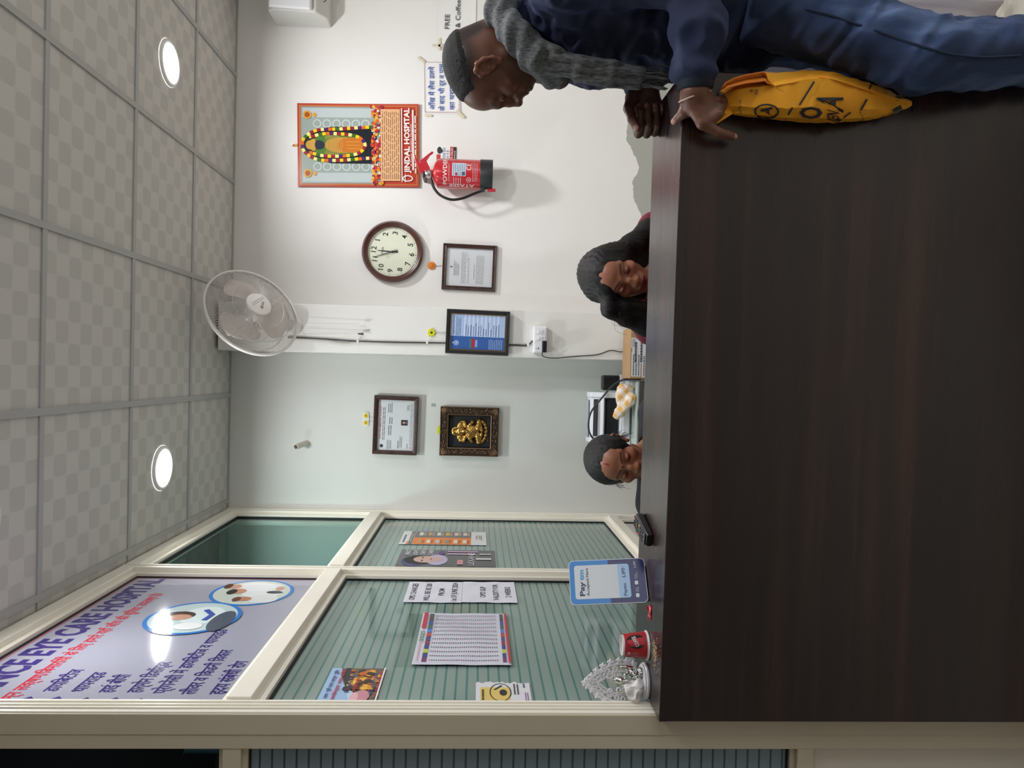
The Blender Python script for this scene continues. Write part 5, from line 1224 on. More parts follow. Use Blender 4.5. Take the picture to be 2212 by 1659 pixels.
# black device with loop cable
c = P(1325, 843, Y=3.95)
bd = thing('card_reader', 'small black device standing beside the counting machine', 'device', Matrix.Translation((c[0]+0.04, 4.03, SZ)))
MB().box((0, 0, 0.012), (0.1, 0.08, 0.024)).build('base', cm('#c9c9cb', 0.4), bd, bevel=0.006)
hb = c[2]-SZ
MB().box((0, 0, 0.024+(hb+0.03)/2), (0.085, 0.06, hb+0.03)).build('body', cm('#121318', 0.35, 0, 0.3), bd, bevel=0.012, seg=4)
lp = [P(x, y, Y=3.745) for x, y in ((1385, 819), (1352, 819), (1325, 832), (1298, 862), (1277, 890), (1271, 918), (1276, 940), (1292, 954), (1320, 962))]
kb = MB().tube(spline([tuple(p) for p in lp], 8), 0.0048, 8).build('loop_cable', cm('#2f3033', 0.45), None, smooth=True); tag(kb, 'stiff dark cable looping over the counting machine', 'cable')
c = P(1381, 910, Y=3.75)
o = thing('red_file_stack', 'red covered papers on the lower shelf of the glass table', 'papers', Matrix.Translation((c[0], 3.78, 0.315)))
for k in range(5): MB().box((0.003*(k % 2), 0, 0.03+0.055*k), (0.09, 0.2, 0.05)).build('file', cm('#a8262c' if k % 2 == 0 else '#d8d2ca', 0.6), o, bevel=0.003)
# cardboard box with handwritten labels
c, w, h = wr(1362, 1396, 708, 818, 3.66)
zt2 = P(1362, 763, Y=3.66)[2]
st = thing('box_stand', 'low wooden stool under the cardboard box', 'stool', Matrix.Translation((c[0], 3.76, 0)))
MB().box((0, 0, 0.44), (0.24, 0.22, 0.03)).build('seat', cm('#6e5138', 0.6), st, bevel=0.004)
for x in (-0.1, 0.1):
    for y in (-0.09, 0.09): MB().box((x, y, 0.2125), (0.03, 0.03, 0.425)).build('leg', cm('#6e5138', 0.6), st)
bh = zt2-0.456
cb = thing('cardboard_box', 'brown cardboard box covered with handwritten paper labels', 'box', Matrix.Translation((c[0], 3.76, 0.456)))
MB().box((0, 0, bh/2), (w, 0.2, bh)).build('carton', mottled('brown_cardboard', '#a07e58', '#ad8a63', 8, 0.8), cb, bevel=0.002)
pr = Print(0.0); pr.fn = lambda x, y, z: (x, -0.1008-z, y)
rn = random.Random(12)
labs = [(-.46, .02, .98, .80), (-.47, .0, .78, .60), (-.2, .28, .97, .62), (.1, .3, .99, .9), (.33, .44, .9, .66), (-.1, .2, .58, .4)]
for (a, b, t1, t0) in labs: pr.rect(w*a, bh*t0, w*b, bh*t1, '#d9d9dc'); pr.z += 0.0004
for (a, b, t1, t0) in labs: pr.lines(w*a+.006, w*b-.004, bh*t1-.004, bh*t0+.004, 3, '#4a4d58', .35, rn.randint(0, 99))
pr.build(cb, 'labels')
# white cloth and leather bag seen past the counter end
cl = MB(); n = 40; c0 = P(1800, 155, Y=1.99)
vs = []; fs = []
for j in range(12):
    for i in range(n+1):
        x = 0.70+0.5*i/n; z = 0.02+0.93*j/11; vs.append((x, 2.035+0.016*math.sin(i*0.9+0.2*j)+0.008*math.sin(i*2.1+j*.4)+(0.05 if j == 11 else 0), z))
for j in range(11):
    for i in range(n): k = j*(n+1)+i; fs.append((k, k+1, k+n+2, k+n+1))
o = cl.add(vs, fs).build('white_cloth', mottled('white_cotton', '#cfcad6', '#d9d4da', 3, 0.8), None, smooth=True); sm = o.modifiers.new('thick', 'SOLIDIFY'); sm.thickness = 0.004
tag(o, 'white cotton sheet hanging in folds beyond the counter end', 'cloth')
a, w, h = wr(1798, 1874, 140, 176, 1.965)
lb = thing('leather_bag', 'brown leather bag with a stitched flap behind the counter end', 'bag', Matrix.Translation((a[0]+0.02, 1.965, a[2])))
MB().box((0.05, 0, -0.02), (0.16, 0.05, h+0.06)).build('body', cm('#5a3a20', 0.5), lb, bevel=0.01)
MB().box((0.05, -0.027, 0.0), (0.165, 0.006, h)).build('flap', mottled('tan_leather', '#7d5226', '#94652f', 30, 0.45, 0.1), lb, bevel=0.003)
MB().box((-0.004, -0.031, -h*0.28), (0.03, 0.003, 0.018)).build('buckle_slot', cm('#1a120c', 0.5), lb)
MB().box2((0.0, -0.02, -a[2]+0.0005), (0.1, 0.02, -h/2-0.04)).build('lower_body', cm('#5a3a20', 0.5), lb)
# ================================================================ PEOPLE
from mathutils.bvhtree import BVHTree
def head_sdf(q, fem=False, ey=0.0):
    """head in its own frame: x right, y forward, z up, origin between the ear canals"""
    d = ell(q, (0, -0.009, 0.03), (0.0755, 0.0955, 0.077))
    d = smin(d, ell(q, (0, 0.03, 0.048), (0.062, 0.055, 0.05)), 0.02)
    d = smin(d, ell(q, (0, 0.038, -0.02), (0.057 if not fem else 0.056, 0.055, 0.066)), 0.022)
    ax = np.abs(q[:, 0]); m = np.stack([ax, q[:, 1], q[:, 2]], 1)     # mirrored copy for paired features
    d = smin(d, cap(m, (0.052, 0.005, -0.045), (0.018, 0.066, -0.079), 0.016 if not fem else 0.013, 0.014), 0.022)
    d = smin(d, ell(q, (0, 0.073, -0.08), (0.021, 0.02, 0.017)), 0.016)
    d = smin(d, ell(m, (0.042, 0.062, -0.010), (0.021, 0.021, 0.017)), 0.018)
    b = 0.0 if fem else 0.004
    d = smin(d, cap(m, (0.006, 0.083+b, 0.033), (0.043, 0.066+b, 0.036), 0.0115, 0.010), 0.012)
    d = smax(d, -ell(m, (0.0315, 0.1025, 0.018), (0.021, 0.0155, 0.0115)), 0.011)
    d = smin(d, ell(m, (0.0315, 0.0735, 0.0165), (0.0155, 0.0165, 0.0125)), 0.004)
    d = smax(d, -cap(m, (0.0175, 0.092, 0.0255), (0.045, 0.082, 0.0235), 0.0022), 0.003)      # lid crease
    nl = 0.0 if not fem else -0.003
    d = smin(d, chain(q, [(0, 0.088, 0.03), (0, 0.1, 0.008), (0, 0.1095+nl, -0.011)], [0.0075, 0.0085, 0.010]), 0.008)
    d = smin(d, ell(q, (0, 0.1095+nl, -0.0145), (0.0125, 0.0105, 0.0095)), 0.005)
    d = smin(d, ell(m, (0.0125, 0.1+nl, -0.019), (0.0088, 0.011, 0.0085)), 0.005)
    d = smax(d, -ell(m, (0.0068, 0.106+nl, -0.0275), (0.0036, 0.005, 0.003)), 0.002)
    d = smin(d, ell(q, (0, 0.077, -0.046), (0.031, 0.0275, 0.026)), 0.014); d = smin(d, cap(q, (0, 0.0935, -0.02), (0, 0.0915, -0.042), 0.0125), 0.01)
    d = smin(d, chain(m, [(0, 0.0995, -0.0445), (0.0075, 0.0995, -0.0425), (0.024, 0.087, -0.0475)], [0.0048, 0.005, 0.0028]), 0.005)
    d = smin(d, chain(m, [(0, 0.0965, -0.0555), (0.009, 0.095, -0.055), (0.023, 0.086, -0.0495)], [0.0062, 0.006, 0.003]), 0.005)
    d = smax(d, -chain(m, [(0, 0.1055, -0.0495), (0.012, 0.102, -0.0492), (0.026, 0.09, -0.0490)], [0.0022, 0.002, 0.0014]), 0.003)
    # ears
    if ey: m = m-np.array([0, ey, 0])
    eR = np.array([[0.92, -0.35, 0.12], [0.36, 0.93, 0.0], [-0.11, 0.05, 0.99]])
    e = ell(m, (0.0765, -0.006, 0.006), (0.007, 0.017, 0.0295), eR)
    rim = chain(m, [(0.076, 0.008, 0.014), (0.081, 0.004, 0.032), (0.086, -0.01, 0.037), (0.089, -0.021, 0.026), (0.087, -0.022, 0.008), (0.081, -0.014, -0.012), (0.076, -0.002, -0.024)], [0.0038, 0.005, 0.0053, 0.0053, 0.005, 0.005, 0.006])
    e = smin(e, rim, 0.004); e = smin(e, ell(m, (0.0755, 0.0, -0.023), (0.005, 0.008, 0.009)), 0.004)
    e = smax(e, -ell(m, (0.0865, -0.006, 0.0), (0.009, 0.0085, 0.012)), 0.003); e = smin(e, ell(m, (0.0765, 0.006, -0.001), (0.004, 0.004, 0.007)), 0.003)
    return smin(d, e, 0.006)
def head_frame(fwd, roll=0.0):
    f = np.asarray(fwd, float); f /= np.linalg.norm(f); r = np.cross(f, [0, 0, 1]); r /= np.linalg.norm(r); u = np.cross(r, f)
    c, s = math.cos(roll), math.sin(roll); r2 = c*r+s*u; u2 = -s*r+c*u
    return np.stack([r2, f, u2], 1)                                    # columns right, forward, up
def to_local(p, C, R, s): return ((p-C) @ R)/s
def bounded(p, c, rad, fn):
    """exact field near a part, a cheap bound far from it"""
    far = np.linalg.norm(p-np.asarray(c), axis=1)-rad
    out = far+0.02; m = far < 0.02
    if m.any(): out[m] = fn(p[m])
    return out
def person(label, base):
    return thing('person', label, 'person', Matrix.Translation(base))
def adopt(o, t): o.parent = t; o.matrix_parent_inverse = t.matrix_world.inverted(); return o
L3 = lambda c: np.array(lin(c)[:3])
def blend(a, b, t): return a*(1-t[:, None])+b*t[:, None]
def sm01(x, a, b): t = np.clip((x-a)/(b-a), 0, 1); return t*t*(3-2*t)
def face_paint(V, C, R, s, skin, lip, brow, fem):
    q = to_local(V, C, R, s); ax = np.abs(q[:, 0]); col = np.tile(L3(skin), (len(V), 1))
    col *= (1+0.10*vnoise(V, 60)+0.06*vnoise(V, 200))[:, None]
    front = sm01(q[:, 1], 0.05, 0.062)
    # lips
    dl = np.minimum(np.abs(q[:, 2]+0.0435), np.abs(q[:, 2]+0.0555)); li = sm01(-((q[:, 0]/0.0255)**2+((q[:, 2]+0.0498)/0.0118)**2), -1.1, -0.8)*sm01(q[:, 1], 0.078, 0.084)
    col = blend(col, L3(lip), li)
    # brows: arched band of hair
    zc = 0.0385+0.004*np.sin(np.clip((ax-0.012)/0.036, 0, 1)*2.4)-0.0; th = 0.0026 if fem else 0.0046
    br = sm01(-np.abs(q[:, 2]-zc), -th-0.0016, -th+0.0016)*sm01(ax, 0.008, 0.013)*sm01(-ax, -0.05, -0.044)*front
    col = blend(col, L3(brow), br*0.88)
    # lash line of the lowered lids
    zl = 0.0075+0.0035*((ax-0.0315)/0.015)**2; la = sm01(-np.abs(q[:, 2]-zl), -0.003, -0.001)*sm01(-np.abs(ax-0.0315), -0.0175, -0.014)*front
    col = blend(col, L3('#140d0c'), la*0.92)
    if fem:
        kz = sm01(-np.abs(q[:, 2]-zl-0.006), -0.007, -0.002)*sm01(-np.abs(ax-0.0315), -0.018, -0.012)*front; col = blend(col, L3('#5a382f'), kz*0.35)
    else:
        bd = sm01(-q[:, 2], 0.018, 0.05)*sm01(q[:, 1], 0.0, 0.03)*(1-li); col = blend(col, L3('#3a2722'), bd*0.35)
    ck = sm01(-((ax-0.045)**2+(q[:, 2]+0.015)**2), -0.0009, -0.0002)*front; col = blend(col, col*np.array([1.12, 0.95, 0.92]), ck*0.6)
    return np.clip(col, 0, 1)
M_skin = pigment('skin', 0.42, 0.08, 900, 0.45, 0.12)
def strand_hair(name, c1, c2, scale=(260, 260, 40), rough=0.5, bump=0.6):
    t = NT(name, rough); n = t.noise(1.0, 5, t.mapped(scale), 0.6); t.color(t.ramp(n, [(0.35, c1), (0.7, c2)])); t.b.inputs['Specular IOR Level'].default_value = 0.3; t.bump(n, bump, 0.003); return t.m
M_hair = strand_hair('black_hair', '#0b0a0c', '#231f21')
M_buzz = mottled('cropped_black_hair', '#070608', '#1b191a', 420, 0.75, 1.0, 480)

# ---------------------------------------------------------------- the man at the counter end
hR = head_frame((-math.cos(0.59)*math.cos(0.28), math.sin(0.28)*math.cos(0.59), -math.sin(0.59)), -0.067); hs = 1.0
hC = v3(0.7545, 1.7754, 1.4889); EY = 0.013
SHL, ELL_, WRL = v3(0.862, 1.585, 1.345), v3(0.868, 1.505, 1.058), P(1502, 200, Y=1.548)
SHR, ELR, WRR = v3(0.875, 1.955, 1.345), v3(0.92, 1.945, 1.115), P(1393, 192, Y=1.835)
NB = v3(0.865, 1.775, 1.375)
HIL, KNL, ANL = v3(0.85, 1.60, 0.88), v3(0.693, 1.497, 0.575), v3(0.745, 1.505, 0.085)
HIR, KNR, ANR = v3(0.9, 1.80, 0.88), v3(0.86, 1.82, 0.49), v3(0.89, 1.83, 0.085)
def px(x, y, Y): return P(x, y, Y=Y)
# left hand on the bag: palm rays, index stretched, thumb on the counter top, three fingers curled
LH = [([WRL, px(1498, 228, 1.553), px(1518, 266, 1.548), px(1551, 286, 1.552), px(1574, 292, 1.560), px(1587, 295.5, 1.565)], [0.026, 0.0165, 0.0135, 0.0108, 0.0095, 0.008]),
      ([WRL, px(1515, 235, 1.553), px(1535, 257, 1.546), px(1553, 246, 1.542), px(1560, 232, 1.553), px(1556, 222, 1.562)], [0.026, 0.017, 0.0128, 0.0105, 0.0095, 0.008]),
      ([WRL, px(1522, 225, 1.555), px(1545, 243, 1.549), px(1558, 231, 1.545), px(1564, 219, 1.555), px(1559, 210, 1.564)], [0.026, 0.017, 0.0122, 0.010, 0.009, 0.0078]),
      ([WRL, px(1525, 215, 1.557), px(1547, 227, 1.553), px(1557, 216, 1.550), px(1560, 207, 1.558), px(1556, 201, 1.565)], [0.026, 0.016, 0.0112, 0.009, 0.008, 0.007]),
      ([WRL, px(1489, 219, 1.558), px(1478, 242, 1.570), px(1466, 254, 1.592), px(1457, 262, 1.602)], [0.024, 0.016, 0.0125, 0.0105, 0.0085])]
hx, hz, hy = v3(-0.985, -0.10, -0.1), v3(-0.10, 0.02, 0.99), v3(0.06, -1, 0.02)      # right fist: forward, up (thumb side), palm side
hx = hx/np.linalg.norm(hx)
def fp(a, b, c): return WRR+hx*a*1.08+hz*(b*1.1+0.002)+hy*c*1.05
RH = []
for b_, l_, r_ in ((0.027, 1.0, 0.0105), (0.008, 1.04, 0.0105), (-0.011, 0.98, 0.010), (-0.028, 0.86, 0.009)):
    RH.append(([fp(0, b_*0.4, 0), fp(0.045, b_*0.8, 0), fp(0.08, b_, -0.002), fp(0.08+0.034*l_, b_, 0.014), fp(0.08+0.024*l_, b_, 0.042), fp(0.076, b_*0.96, 0.05), fp(0.058, b_*0.95, 0.042)], [0.024, 0.018, 0.0135, r_, r_*0.95, r_*0.85, r_*0.7]))
RH.append(([fp(0.0, 0.012, 0.004), fp(0.030, 0.036, 0.026), fp(0.062, 0.05, 0.042), fp(0.094, 0.047, 0.053), fp(0.116, 0.038, 0.056)], [0.022, 0.016, 0.0128, 0.0112, 0.0085]))
def hand(p, rays, k=0.007):
    d = None
    for pts, rs in rays:
        palm = chain(p, pts[:3], rs[:3], 0.01); fing = chain(p, pts[2:], rs[2:], 0.003)
        e = smin(palm, fing, 0.004); d = e if d is None else smin(d, e, k if d is not None else 0)
    return d
def rays_hand(p, rays):
    """palms melt together, fingers stay apart"""
    pm = None; fg = None
    for pts, rs in rays:
        a = chain(p, pts[:3], rs[:3], 0.008); pm = a if pm is None else smin(pm, a, 0.013)
        b = chain(p, pts[2:], rs[2:], 0.003); fg = b if fg is None else np.minimum(fg, b)
    return smin(pm, fg, 0.005)
def man_body(p):
    d = bounded(p, hC, 0.16, lambda q: head_sdf(to_local(q, hC, hR, hs), False, EY)*hs)
    nk0 = hC+hR @ v3(0, -0.035, -0.03)
    d = smin(d, cap(p, nk0, NB+v3(0.0, 0, 0.0), 0.057, 0.048), 0.03)
    t = ell(p, (0.865, 1.77, 1.19), (0.08, 0.14, 0.17)); t = smin(t, ell(p, (0.865, 1.75, 1.0), (0.085, 0.125, 0.15)), 0.06); t = smin(t, ell(p, (0.88, 1.71, 0.86), (0.088, 0.125, 0.1)), 0.05)
    t = smin(t, cap(p, SHL+v3(0, 0.05, -0.02), SHR-v3(0, 0.05, 0.02), 0.04), 0.04); d = smin(d, t, 0.04)
    for a, b, c in ((SHL, ELL_, WRL), (SHR, ELR, WRR)):
        d = smin(d, cap(p, a, b, 0.038, 0.034), 0.02); d = smin(d, cap(p, b, c, 0.033, 0.026), 0.015)
    for a, b, c in ((HIL, KNL, ANL), (HIR, KNR, ANR)):
        d = smin(d, cap(p, a, b, 0.055, 0.042), 0.03); d = smin(d, cap(p, b, c, 0.04, 0.036), 0.02)
    for rays, c in ((LH, px(1525, 240, 1.555)), (RH, fp(0.07, 0, 0.01))):
        d = smin(d, bounded(p, c, 0.115, lambda q: rays_hand(q, rays)), 0.008)
    return d
def man_paint(V):
    col = face_paint(V, hC, hR, hs, '#6c4636', '#4b2d27', '#0f0c0b', False); q = to_local(V, hC, hR, hs)
    near = np.linalg.norm(V-hC, axis=1) < 0.2
    hl = 0.045+0.25*(q[:, 1]+0.023); fade = sm01(q[:, 2]-hl, -0.05, 0.0)*sm01(-q[:, 1], -0.05, 0.0)*near; fade = np.maximum(fade, sm01(-q[:, 1], 0.055, 0.075)*sm01(q[:, 2], -0.055, -0.02)*near)
    ear = sm01(np.abs(q[:, 0]), 0.0745, 0.079)*(np.abs(q[:, 1]+0.004-EY) < 0.032)*near
    col = blend(col, L3('#1b1514'), fade*0.92*(1-ear)); col = blend(col, L3('#7c4b3a'), ear*0.7)
    for rays, dim in ((LH, 1.0), (RH, 1.0)):           # nails
        for i, (pts, rs) in enumerate(rays):
            tip, pre = pts[-1], pts[-2]; ax_ = (tip-pre)/np.linalg.norm(tip-pre)
            if i in (0, 4) and rays is LH or (i == 4 and rays is RH):
                n = v3(0, -1, 0.1) if rays is LH else v3(-0.1, -0.75, 0.65); n = n-ax_*(n@ax_); n /= np.linalg.norm(n); c = tip+n*rs[-1]*0.9+ax_*0.001
                w_ = sm01(-np.linalg.norm((V-c)*1.0, axis=1), -0.0085, -0.006); col = blend(col, L3('#a8806f'), w_)
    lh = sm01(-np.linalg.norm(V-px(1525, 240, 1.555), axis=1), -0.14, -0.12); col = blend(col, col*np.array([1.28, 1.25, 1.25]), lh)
    return np.clip(col, 0, 1)
man = person('man in navy jacket and grey scarf leaning at the counter end with a yellow bag', (0.86, 1.72, 0))
adopt(sdf_obj('body', man_body, (0.42, 1.36, 0.03), (1.06, 2.06, 1.66), 0.0028, M_skin, None, man_paint, zfine=[(1.0, 1.14), (1.345, 1.66)]), man)
def man_hair(p):
    q = to_local(p, hC, hR, hs); d = ell(q, (0, -0.009, 0.03), (0.0755, 0.0955, 0.077)); d = smin(d, ell(q, (0, 0.03, 0.048), (0.062, 0.055, 0.05)), 0.02)-0.0032
    nz = 0.0022*vnoise(p, 300)+0.0012*vnoise(p+1.7, 520)
    cut = np.maximum(0.040+0.3*(q[:, 1]+0.023)-q[:, 2], q[:, 1]-(0.038+0.2*(q[:, 2]-0.07)))
    w_ = sm01(-cut+0.006*vnoise(p, 110), -0.004, 0.022)
    return smax(d+0.0032-(0.0075*w_-0.003)+nz, 0.02-q[:, 2], 0.004)
adopt(sdf_obj('hair', man_hair, hC-0.15, hC+0.15, 0.0024, M_buzz), man)
tj = NT('navy_fleece', 0.85); tj.color(tj.ramp(tj.noise(3, 5), [(0.35, '#151b33'), (0.65, '#1d2644')])); tj.bump(tj.noise(500, 2), 0.3, 0.001); tj.b.inputs['Sheen Weight'].default_value = 0.25; tj.b.inputs['Sheen Tint'].default_value = lin('#4a5a9a')
M_jack = tj.m; M_rib = cm('#161d2e', 0.85, name='ribbed_navy_cuff')
def folds(p, f, a): return a*(1-np.abs(2*vnoise(p, f)))*1.0-a*0.5
def jacket(p):
    t = ell(p, (0.85, 1.775, 1.21), (0.122, 0.185, 0.2)); t = smin(t, ell(p, (0.872, 1.75, 1.0), (0.132, 0.175, 0.2)), 0.08); t = smin(t, ell(p, (0.886, 1.70, 0.86), (0.138, 0.178, 0.14)), 0.07)
    t = smin(t, cap(p, SHL+v3(0, 0.03, -0.005), SHR-v3(0, 0.03, 0.005), 0.066), 0.06)
    t = smin(t, cap(p, NB-v3(0, 0, 0.03), NB+v3(-0.01, 0, 0.025), 0.085, 0.075), 0.03)
    t = t+0.022*vnoise(p*np.array([1, 1, 1.7])+p[:, [2, 0, 1]]*0.6, 10)+0.03*np.abs(vnoise(p*np.array([1, 1, 1.6])+p[:, [2, 2, 0]]*0.8, 20))-0.004
    t = smax(t, 0.785-p[:, 2], 0.006)
    for a, b, c in ((SHL, ELL_, WRL), (SHR, ELR, WRR)):
        e = b+(c-b)*0.82
        s = cap(p, a-v3(0, 0, 0.01), b, 0.069, 0.06); s = smin(s, cap(p, b, e, 0.06, 0.047), 0.03)
        u = (c-b)/np.linalg.norm(c-b); w_ = (p-b) @ u
        s = s+0.005*np.sin(w_*80+9*vnoise(p, 13))*sm01(w_, 0.0, 0.08)+0.018*vnoise(p, 15)+0.026*np.abs(vnoise(p+2.2, 22))-0.006
        t = smin(t, s, 0.014)
    return t
adopt(sdf_obj('jacket', jacket, (0.55, 1.40, 0.76), (1.1, 2.08, 1.5), 0.006, M_jack), man)
def cuff(c, b, r):
    u = (c-b)/np.linalg.norm(c-b); st = c-u*0.062; en = c-u*0.006
    mb = MB(); n = 40; rings = []
    a = np.cross(u, v3(0, 0, 1)); a /= np.linalg.norm(a); bb = np.cross(u, a)
    for q, rr in ((0, 0.92), (0.06, 1.03), (0.5, 1.0), (0.94, 0.98), (1.0, 0.9)):
        o = st+(en-st)*q; rings.append([tuple(o+(a*math.cos(2*math.pi*k/n)+bb*math.sin(2*math.pi*k/n))*r*rr*(1+0.018*(k % 2))) for k in range(n)])
    mb.rings(rings); return adopt(mb.build('cuff', M_rib, None, smooth=True), man)
cuff(WRL, ELL_, 0.0385); cuff(WRR+hx*0.004, ELR, 0.034)
def jeans(p):
    t = ell(p, (0.886, 1.70, 0.87), (0.122, 0.165, 0.125))
    for a, b, c, f in ((HIL, KNL, ANL, 1.0), (HIR, KNR, ANR, 1.0)):
        s = cap(p, a, b, 0.092, 0.069); s = smin(s, cap(p, b, c, 0.069, 0.062), 0.03)
        s = s+0.014*vnoise(p*np.array([1, 1, 1.8]), 12)+0.028*np.abs(vnoise(p*np.array([1, 1, 1.5])+p[:, [2, 0, 0]]*0.7, 16))-0.007; t = smin(t, s, 0.025)
    t = smax(t, p[:, 2]-0.93, 0.005); t = smax(t, 0.055-p[:, 2], 0.005)
    return smax(t, (p[:, 1]-(1.583-0.035*(p[:, 0]-0.66)))*1.0+100.0*(p[:, 0] > 0.705)*-1.0, 0.004)
td = NT('faded_blue_denim', 0.85); n1 = td.noise(1.0, 5, td.mapped((9, 9, 2.4))); x, y, z = td.sep()
td.color(td.mix(td.math('MULTIPLY', td.noise(700, 2), 0.3), td.ramp(n1, [(0.40, '#222d49'), (0.55, '#33476f'), (0.74, '#7a90bc')]), '#1c2842')); td.bump(td.noise(650, 2), 0.3, 0.001)
adopt(sdf_obj('jeans', jeans, (0.52, 1.36, 0.04), (1.06, 2.0, 0.96), 0.006, td.m), man)
def hit(fn, x, y, t0=0.8, n=90):
    """first point of a surface along the line of sight through a photo pixel"""
    d = FW + RT*((1659-y)-829.5)/F_PX - UP*(x-1106)/F_PX; d = d/np.linalg.norm(d); t = t0
    for i in range(n):
        s = float(fn((CAM+d*t)[None])[0])
        if s < 0.0007: break
        t += s*0.7
    return CAM+d*t
sm_ = []
for x, y in ((1738, 18), (1790, 32), (1850, 52), (1920, 76), (1990, 100), (2060, 118), (2130, 124), (2205, 120)):
    h_ = hit(jeans, x, y); sm_.append(tuple(h_+(CAM-h_)/np.linalg.norm(CAM-h_)*0.0045))
adopt(MB().tube(spline(sm_, 8), 0.0028, 6).build('seam', cm('#1a2742', 0.9), None, smooth=True), man)
for c, k in ((ANL, 0), (ANR, 1)):
    shoe = lambda p, c=c: smax(smin(ell(p, c+v3(-0.06, 0, -0.045), (0.13, 0.047, 0.04)), ell(p, c+v3(0.01, 0, -0.01), (0.05, 0.042, 0.06)), 0.03), 0.002-p[:, 2], 0.004)
    adopt(sdf_obj('shoe', shoe, c-v3(0.22, 0.08, 0.1), c+v3(0.1, 0.08, 0.08), 0.006, cm('#1b1a1c', 0.4)), man)
# scarf
ts = NT('grey_wool', 0.95); wv = ts.noise(1.0, 3, ts.mapped((260, 260, 60))); ts.color(ts.ramp(wv, [(0.3, '#45474a'), (0.7, '#77797b')])); ts.bump(ts.noise(420, 3), 0.6, 0.002); M_scarf = ts.m
def sy(x, y, Y): return P(x, y, Y=Y)
loop = [v3(0.925, 1.775, 1.445), sy(1078, 25, 1.70), sy(1112, 72, 1.675), sy(1150, 118, 1.685), sy(1192, 152, 1.73), v3(0.745, 1.79, 1.33), v3(0.79, 1.85, 1.375), v3(0.875, 1.86, 1.42), v3(0.925, 1.80, 1.445)]
tail = [sy(1140, 95, 1.68), sy(1190, 128, 1.672), sy(1250, 148, 1.675), sy(1320, 160, 1.68), sy(1382, 168, 1.683)]
def ribbon(p, pts, wd, th, nrm, k=0.01):
    d = None
    for a, b in zip(pts[:-1], pts[1:]):
        u = (b-a)/np.linalg.norm(b-a); n = nrm-u*(nrm@u); n /= np.linalg.norm(n); w_ = np.cross(u, n); L_ = np.linalg.norm(b-a)
        q = p-a; t = np.clip(q @ u, 0, L_); s = q @ w_; h = q @ n; ov = q @ u-t
        e = np.sqrt(np.maximum(np.abs(s)-wd, 0)**2+h**2+ov**2)-th
        d = e if d is None else smin(d, e, k)
    return d
def scarf(p):
    d = None
    for i in range(len(loop)-1):
        e = cap(p, loop[i], loop[i+1], 0.034, 0.034); d = e if d is None else smin(d, e, 0.02)
    gz = np.sin((p @ v3(0.5, 0.35, 0.8))*150+8*vnoise(p, 12))
    d = d+0.0035*gz+0.006*vnoise(p, 30)
    t = ribbon(p, tail, 0.019, 0.011, v3(-0.7, -0.7, 0.0)); t = t+0.004*vnoise(p*np.array([1, 1, 0.4]), 45)+0.0025*np.sin((p @ v3(0.7, -0.7, 0.0))*330)
    return smin(d, t, 0.012)
adopt(sdf_obj('scarf', scarf, (0.62, 1.6, 1.12), (1.02, 1.92, 1.54), 0.0042, M_scarf), man)
fr = MB(); rn = random.Random(6)
for k in range(34):
    q = (k+0.5)/34*2-1; o = tail[-1]+v3(0.7, -0.7, 0)*0.019*q*1.0+v3(-0.7, -0.7, 0)*rn.uniform(-0.008, 0.008); L_ = 0.058+rn.uniform(-0.006, 0.014)
    dx, dy = rn.uniform(-0.012, 0.012), rn.uniform(-0.008, 0.008)
    fr.tube(spline([o+v3(0, 0, 0.008), o+v3(dx*0.4, dy*0.4, -L_*0.35), o+v3(dx, dy, -L_*0.7), o+v3(dx*0.8-0.004, dy, -L_)], 3), [0.0022]*9+[0.0012], 5)
adopt(tag(fr.build('fringe', M_scarf, None, smooth=True), None, kind='stuff'), man)
# thread bracelet
u = (px(1500, 228, 1.553)-WRL); u /= np.linalg.norm(u); a = np.cross(u, v3(0, 0, 1)); a /= np.linalg.norm(a); b = np.cross(a, u); bc = WRL+u*0.008
mb = MB(); nn = 32; pts = [tuple(bc+a*0.0285*math.cos(q)+b*(0.0335*math.sin(q))+u*0.012*math.sin(q)) for q in np.linspace(0, 2*math.pi, nn+1)]
adopt(mb.tube(pts, 0.0014, 6).build('thread_bracelet', cm('#d2c2ae', 0.7), None, smooth=True), man)

# ---------------------------------------------------------------- the yellow bag in his hand
S_ = [1556, 1575, 1600, 1650, 1700, 1750, 1800, 1850, 1885, 1915, 1945, 1962, 1970]
YL = [238, 246, 250, 257, 262, 265, 265.5, 263, 258, 250, 240, 233, 228]
YC_ = [206, 200, 192, 186, 182, 170, 170, 186, 197, 207, 215, 219, 221]
YR = [196, 174, 164, 157, 155, 151.5, 156, 170, 181, 193, 209, 215, 219]
TH = [0.3, 0.55, 0.75, 0.9, 1, 1, 1, 0.9, 0.75, 0.55, 0.3, 0.15, 0.06]
rings = []
for s, l_, c_, r_, t_ in zip(S_, YL, YC_, YR, TH):
    yb = 1.585; yf = yb-0.06*t_-0.006
    ring = [P(s, l_, Y=yb-0.012*t_), P(s, l_-0.10*(l_-c_), Y=yf+0.022*t_), P(s, l_-0.35*(l_-c_), Y=yf+0.004*t_), P(s, l_-0.7*(l_-c_), Y=yf), P(s, c_, Y=yf-0.004*t_), P(s, c_-0.06*(c_-r_), Y=yf+0.002*t_), P(s, (c_+r_)/2, Y=yf+0.018*t_), P(s, r_, Y=yf+0.034*t_), P(s, r_+0.12*(l_-r_), Y=yb-0.003), P(s, (l_+r_)/2, Y=yb), P(s, l_-0.1*(l_-r_), Y=yb-0.003)]
    rings.append([tuple(q) for q in ring])
